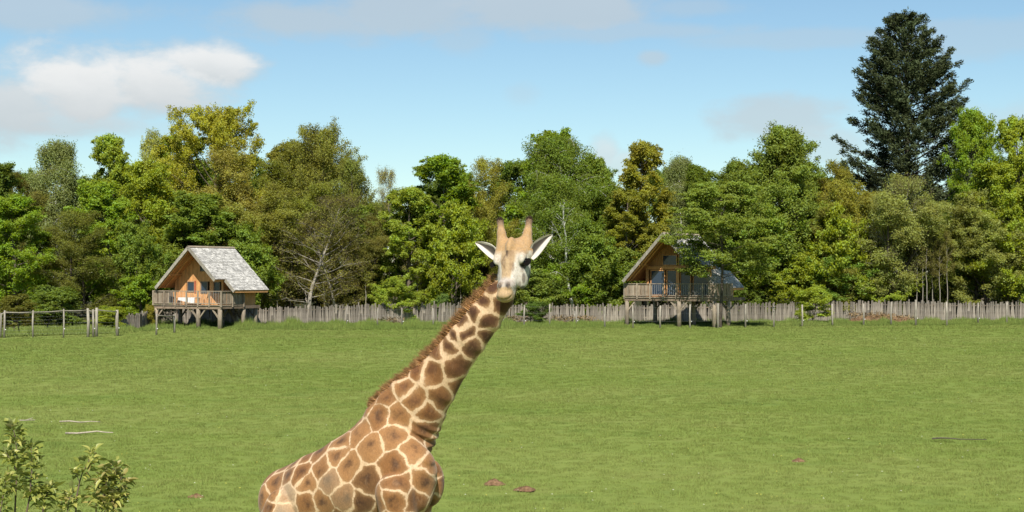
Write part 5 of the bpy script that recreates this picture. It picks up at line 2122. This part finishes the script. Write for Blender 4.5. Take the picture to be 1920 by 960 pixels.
# mane and the dark tufts of the horns: separate hairs
m, t, o = material("mane_hair")
fc = t.node('ShaderNodeAttribute')
fc.attribute_name = 'hair_colour'
d = t.node('ShaderNodeBsdfPrincipled')
t.l.new(fc.outputs['Color'], d.inputs['Base Color'])
d.inputs['Roughness'].default_value = .6
d.inputs['Specular IOR Level'].default_value = .2
tr = t.node('ShaderNodeBsdfTranslucent')
t.l.new(fc.outputs['Color'], tr.inputs[0])
mx = t.node('ShaderNodeMixShader')
mx.inputs[0].default_value = .4
t.l.new(d.outputs[0], mx.inputs[1])
t.l.new(tr.outputs[0], mx.inputs[2])
t.l.new(mx.outputs[0], o.inputs[0])
M_MANE = m


def hairs(name, roots, dirs, length, width, c0, c1):
    n = len(roots)
    r = np.random.default_rng(12)
    sdv = np.cross(dirs, r.normal(0, 1, (n, 3)))
    sdv /= np.linalg.norm(sdv, axis=1)[:, None]
    bend = r.normal(0, .12, (n, 3)) * length[:, None]
    p0 = roots
    p1 = roots + dirs * length[:, None] * .55
    p2 = roots + dirs * length[:, None] + bend
    w = width[:, None]
    v = np.stack([p0 - sdv * w, p0 + sdv * w, p1 + sdv * w * .8, p1 - sdv * w * .8, p2 + sdv * w * .15, p2 - sdv * w * .15], 1).reshape(-1, 3)
    i = np.arange(n)[:, None] * 6
    f = np.concatenate([i + np.array([[0, 1, 2, 3]]), i + np.array([[3, 2, 4, 5]])])
    me = np_mesh(name, v, f, M_MANE)
    cc = np.stack([c0, c0, c0 * .5 + c1 * .5, c0 * .5 + c1 * .5, c1, c1], 1).reshape(-1, 3)
    a = me.attributes.new("hair_colour", 'FLOAT_COLOR', 'POINT')
    a.data.foreach_set('color', np.concatenate([cc, np.ones((len(cc), 1))], 1).astype(np.float32).ravel())
    return me


r = np.random.default_rng(31)
cr = np.array([n_[0] + n_[1] * n_[2] * .97 for n_ in neck])
dr = np.array([n_[1] for n_ in neck])
lt_ = np.array([unit(np.cross(neck_axis, n_[1])) for n_ in neck])
N_ = 6800
seg = np.cumsum(np.r_[0, np.linalg.norm(np.diff(cr, axis=0), axis=1)])
sarr = r.uniform(.02, seg[-1] - .02, N_)
sarr = np.sort(sarr)
clump = np.floor(sarr / .016)
cj = np.random.default_rng(2).normal(0, 1, (int(clump.max()) + 1, 4))
ix = np.clip(np.searchsorted(seg, sarr) - 1, 0, len(seg) - 2)
f = ((sarr - seg[ix]) / (seg[ix + 1] - seg[ix]))[:, None]
pos = cr[ix] * (1 - f) + cr[ix + 1] * f
dor = dr[ix] * (1 - f) + dr[ix + 1] * f
lat = lt_[ix] * (1 - f) + lt_[ix + 1] * f
g = cj[clump.astype(int)]
side_j = r.normal(0, .014, N_)
pos = pos + lat * side_j[:, None] - dor * .012
dirs = dor + neck_axis * (.02 + .05 * g[:, :1]) + lat * (side_j[:, None] * 8 + .10 * g[:, 1:2]) + r.normal(0, .06, (N_, 3))
dirs /= np.linalg.norm(dirs, axis=1)[:, None]
frac = sarr / seg[-1]
taper = np.interp(frac, [0, .04, .12, .3, .8, .95, 1], [.35, .75, .85, 1.0, 1.0, .8, .6])
ln = .086 * taper * np.clip(1 + .15 * g[:, 2], .6, 1.4) * r.uniform(.75, 1.1, N_)
base_c = np.array([.78, .46, .21]) * r.uniform(.7, 1.25, (N_, 1)) * (1 + .25 * np.clip(g[:, 3:4], -1.2, 1))
tip_c = np.array([.26, .14, .06]) * r.uniform(.5, 1.6, (N_, 1))
g_child("mane", hairs("mane", pos, dirs, ln, np.full(N_, .0020), base_c, tip_c))
for tip in ((938, 416), (992, 414)):
    n = 420
    c = K(*tip, -.50)
    dv = r.normal(0, 1, (n, 3)) + np.array([0, 0, .55])
    dv /= np.linalg.norm(dv, axis=1)[:, None]
    me = hairs("horn_tuft", c + dv * .024, dv * .7 + UP * .5, r.uniform(.010, .028, n), np.full(n, .0014),
               np.tile(np.array([.15, .095, .06]), (n, 1)), np.tile(np.array([.06, .04, .03]), (n, 1)))
    g_child("horn_tuft", me)
# tail tuft
n = 300
c = K(490, 1120, .66)
me = hairs("tail_tuft", c + r.normal(0, .012, (n, 3)), unit([0, .05, -1.0]) + r.normal(0, .10, (n, 3)), r.uniform(.25, .5, n), np.full(n, .003),
           np.tile(np.array([.03, .02, .015]), (n, 1)), np.tile(np.array([.02, .015, .012]), (n, 1)))
g_child("tail_tuft", me)


# ------------------------------------------------------------------ leafy shrub shoots in the near left corner
m, t, o = material("shrub_leaf")
oi = t.node('ShaderNodeObjectInfo')
tc = t.node('ShaderNodeTexCoord').outputs['Object']
geo = t.node('ShaderNodeNewGeometry')
vein = t.noise(t.scale_vec(tc, (60, 60, 60)), 1.0, 3)
cl_ = t.mix(oi.outputs['Random'], (.23, .26, .045, 1), (.46, .44, .12, 1))
cl_ = t.mix(t.math('MULTIPLY', t.smooth(t.math('FRACT', t.math('MULTIPLY', oi.outputs['Random'], 7.3)), .80, .95), .7), cl_, (.30, .22, .08, 1))
cl_ = t.mix(t.math('MULTIPLY', geo.outputs['Backfacing'], .5), cl_, (.26, .29, .15, 1))
cl_ = t.mix(t.math('MULTIPLY', vein, .3), cl_, (.16, .18, .05, 1))
b = t.node('ShaderNodeBsdfPrincipled')
t.l.new(cl_, b.inputs['Base Color'])
b.inputs['Roughness'].default_value = .42
b.inputs['Specular IOR Level'].default_value = .4
tr = t.node('ShaderNodeBsdfTranslucent')
t.l.new(t.mix(1.0, cl_, (1.2, 1.25, .5, 1), 'MULTIPLY'), tr.inputs[0])
mx = t.node('ShaderNodeMixShader')
mx.inputs[0].default_value = .3
t.l.new(b.outputs[0], mx.inputs[1])
t.l.new(tr.outputs[0], mx.inputs[2])
t.l.new(mx.outputs[0], o.inputs[0])
M_SLEAF = m
M_TWIG = plain("brown_twig", (.12, .085, .06), .8, .2, .3, 30)
LEAVES = []
for k in range(6):
    r_ = random.Random(k)
    V, Fc = [], []
    curl, fold, L_, w_ = r_.uniform(-.6, 1.0), r_.uniform(.2, .8), .055, r_.uniform(.32, .45)
    for i in range(6):
        u = i / 5
        w = L_ * w_ * math.sin(PI * min(1, .04 + .96 * u) ** .85) + .0004
        zc = -curl * L_ * u * u * .6
        for a in (-1, 0, 1):
            V.append((u * L_, a * w * math.cos(fold), zc + abs(a) * w * math.sin(fold)))
    for i in range(5):
        for j in range(2):
            a = i * 3 + j
            Fc.append((a, a + 3, a + 4, a + 1))
    LEAVES.append(np_mesh("leaf", np.array(V), np.array(Fc), M_SLEAF, True))


def shrub(stems, label, seed, cap=290):
    """stems: list of (points in view px, radius m, first leafy fraction, leaves, depth)"""
    r_ = random.Random(seed)
    b0 = at(stems[0][0][0][0], 900, stems[0][4])
    root = empty("leafy_shrub", (b0.x, b0.y, 0))
    tag(root, label, "shrub", "leafy shrubs in the near left corner")
    n = 0
    exv, exf = [], []
    total = sum(int(x[3] * 2.1) for x in stems)
    for pts, rad, f0, nl, d in stems:
        nl = int(nl * 2.1)
        P = [Vector(at(px, py, d + i * .02)) for i, (px, py) in enumerate(pts)]
        if pts[0][1] >= 955:
            P = [Vector((P[0].x, P[0].y, -.05))] + P
            f0 = max(f0, .0)
        loc = [p - root.location for p in P]
        k = len(loc)
        MB().tube(loc, [rad * (1 - .75 * i / max(1, k - 1)) for i in range(k)], 7).build("stem", M_TWIG, root, True)
        vis = P[1:] if pts[0][1] >= 955 else P
        for i in range(nl):
            f = f0 + (1 - f0) * (i + r_.random()) / nl
            x = f * (len(vis) - 1)
            q = min(int(x), len(vis) - 2)
            c = vis[q].lerp(vis[q + 1], x - q)
            az = i * 2.4 + r_.uniform(-.5, .5)
            el = r_.uniform(-.35, .75) + (.45 if f > .88 else 0)
            out_ = Vector((math.cos(az) * math.cos(el), math.sin(az) * math.cos(el), math.sin(el)))
            pet = r_.uniform(.004, .055) if f < .93 else r_.uniform(0, .015)
            extra = r_.random() > cap / max(cap, total)
            lp_ = c + out_ * pet - root.location
            zq = Vector((r_.gauss(0, .35), r_.gauss(0, .35), 1))
            xax = out_.normalized()
            yax = zq.cross(xax).normalized()
            zax = xax.cross(yax)
            rot = Matrix((xax, yax, zax)).transposed()
            s_ = r_.uniform(.5, 1.15) * (.75 if f > .93 else 1)
            me_ = LEAVES[r_.randrange(6)]
            if extra or n >= 298:
                b_ = len(exv)
                exv += [tuple(rot @ (v.co * s_) + lp_) for v in me_.vertices]
                exf += [tuple(b_ + q for q in p.vertices) for p in me_.polygons]
                continue
            lf_ = link("leaf", me_, root)
            lf_.location = lp_
            lf_.rotation_mode = 'QUATERNION'
            lf_.rotation_quaternion = rot.to_quaternion()
            lf_.scale = (s_, s_, s_)
            n += 1
    if exv:
        tag(link("leaves", np_mesh("leaves", np.array(exv), np.array(exf), M_SLEAF, True), root), kind='stuff')
    return root


shrub([([(28, 960), (30, 915), (33, 870), (31, 840), (27, 812), (22, 797)], .007, .15, 70, 10.0),
       ([(50, 960), (56, 930), (59, 890), (60, 860), (58, 835)], .007, .25, 52, 9.9),
       ([(0, 960), (6, 930), (10, 905), (14, 892)], .006, .0, 40, 9.8),
       ([(80, 960), (84, 935), (90, 920), (94, 912)], .006, .0, 44, 9.9),
       ([(56, 940), (66, 925), (78, 915)], .004, .1, 20, 9.9),
       ([(30, 880), (20, 862), (12, 850)], .004, .2, 16, 10.0),
       ([(-20, 960), (-16, 930), (-12, 905)], .006, .0, 20, 9.9)],
      "tallest leafy shrub in the near left corner, with several yellow-green shoots", 3)
shrub([([(142, 960), (144, 930), (149, 905), (154, 888), (163, 872), (170, 856), (172, 850)], .006, .45, 26, 9.8),
       ([(149, 905), (144, 890), (140, 884)], .003, .4, 5, 9.8),
       ([(114, 960), (115, 948), (115, 940)], .006, .8, 4, 9.9),
       ([(126, 960), (130, 935), (136, 925)], .005, .0, 30, 9.8)],
      "slim single leafy shoot with dark curled leaves between the two bushier shrubs", 4)
shrub([([(190, 960), (194, 930), (200, 905), (210, 885), (216, 872)], .006, .1, 66, 9.7),
       ([(212, 960), (216, 935), (224, 910), (228, 892)], .006, .0, 56, 9.7),
       ([(180, 960), (180, 935), (186, 905), (198, 882)], .005, .2, 36, 9.75),
       ([(196, 960), (206, 945), (222, 930), (232, 925)], .005, .0, 34, 9.65)],
      "dense leafy shrub at the right of the near left corner group, below the bleached sticks", 5)
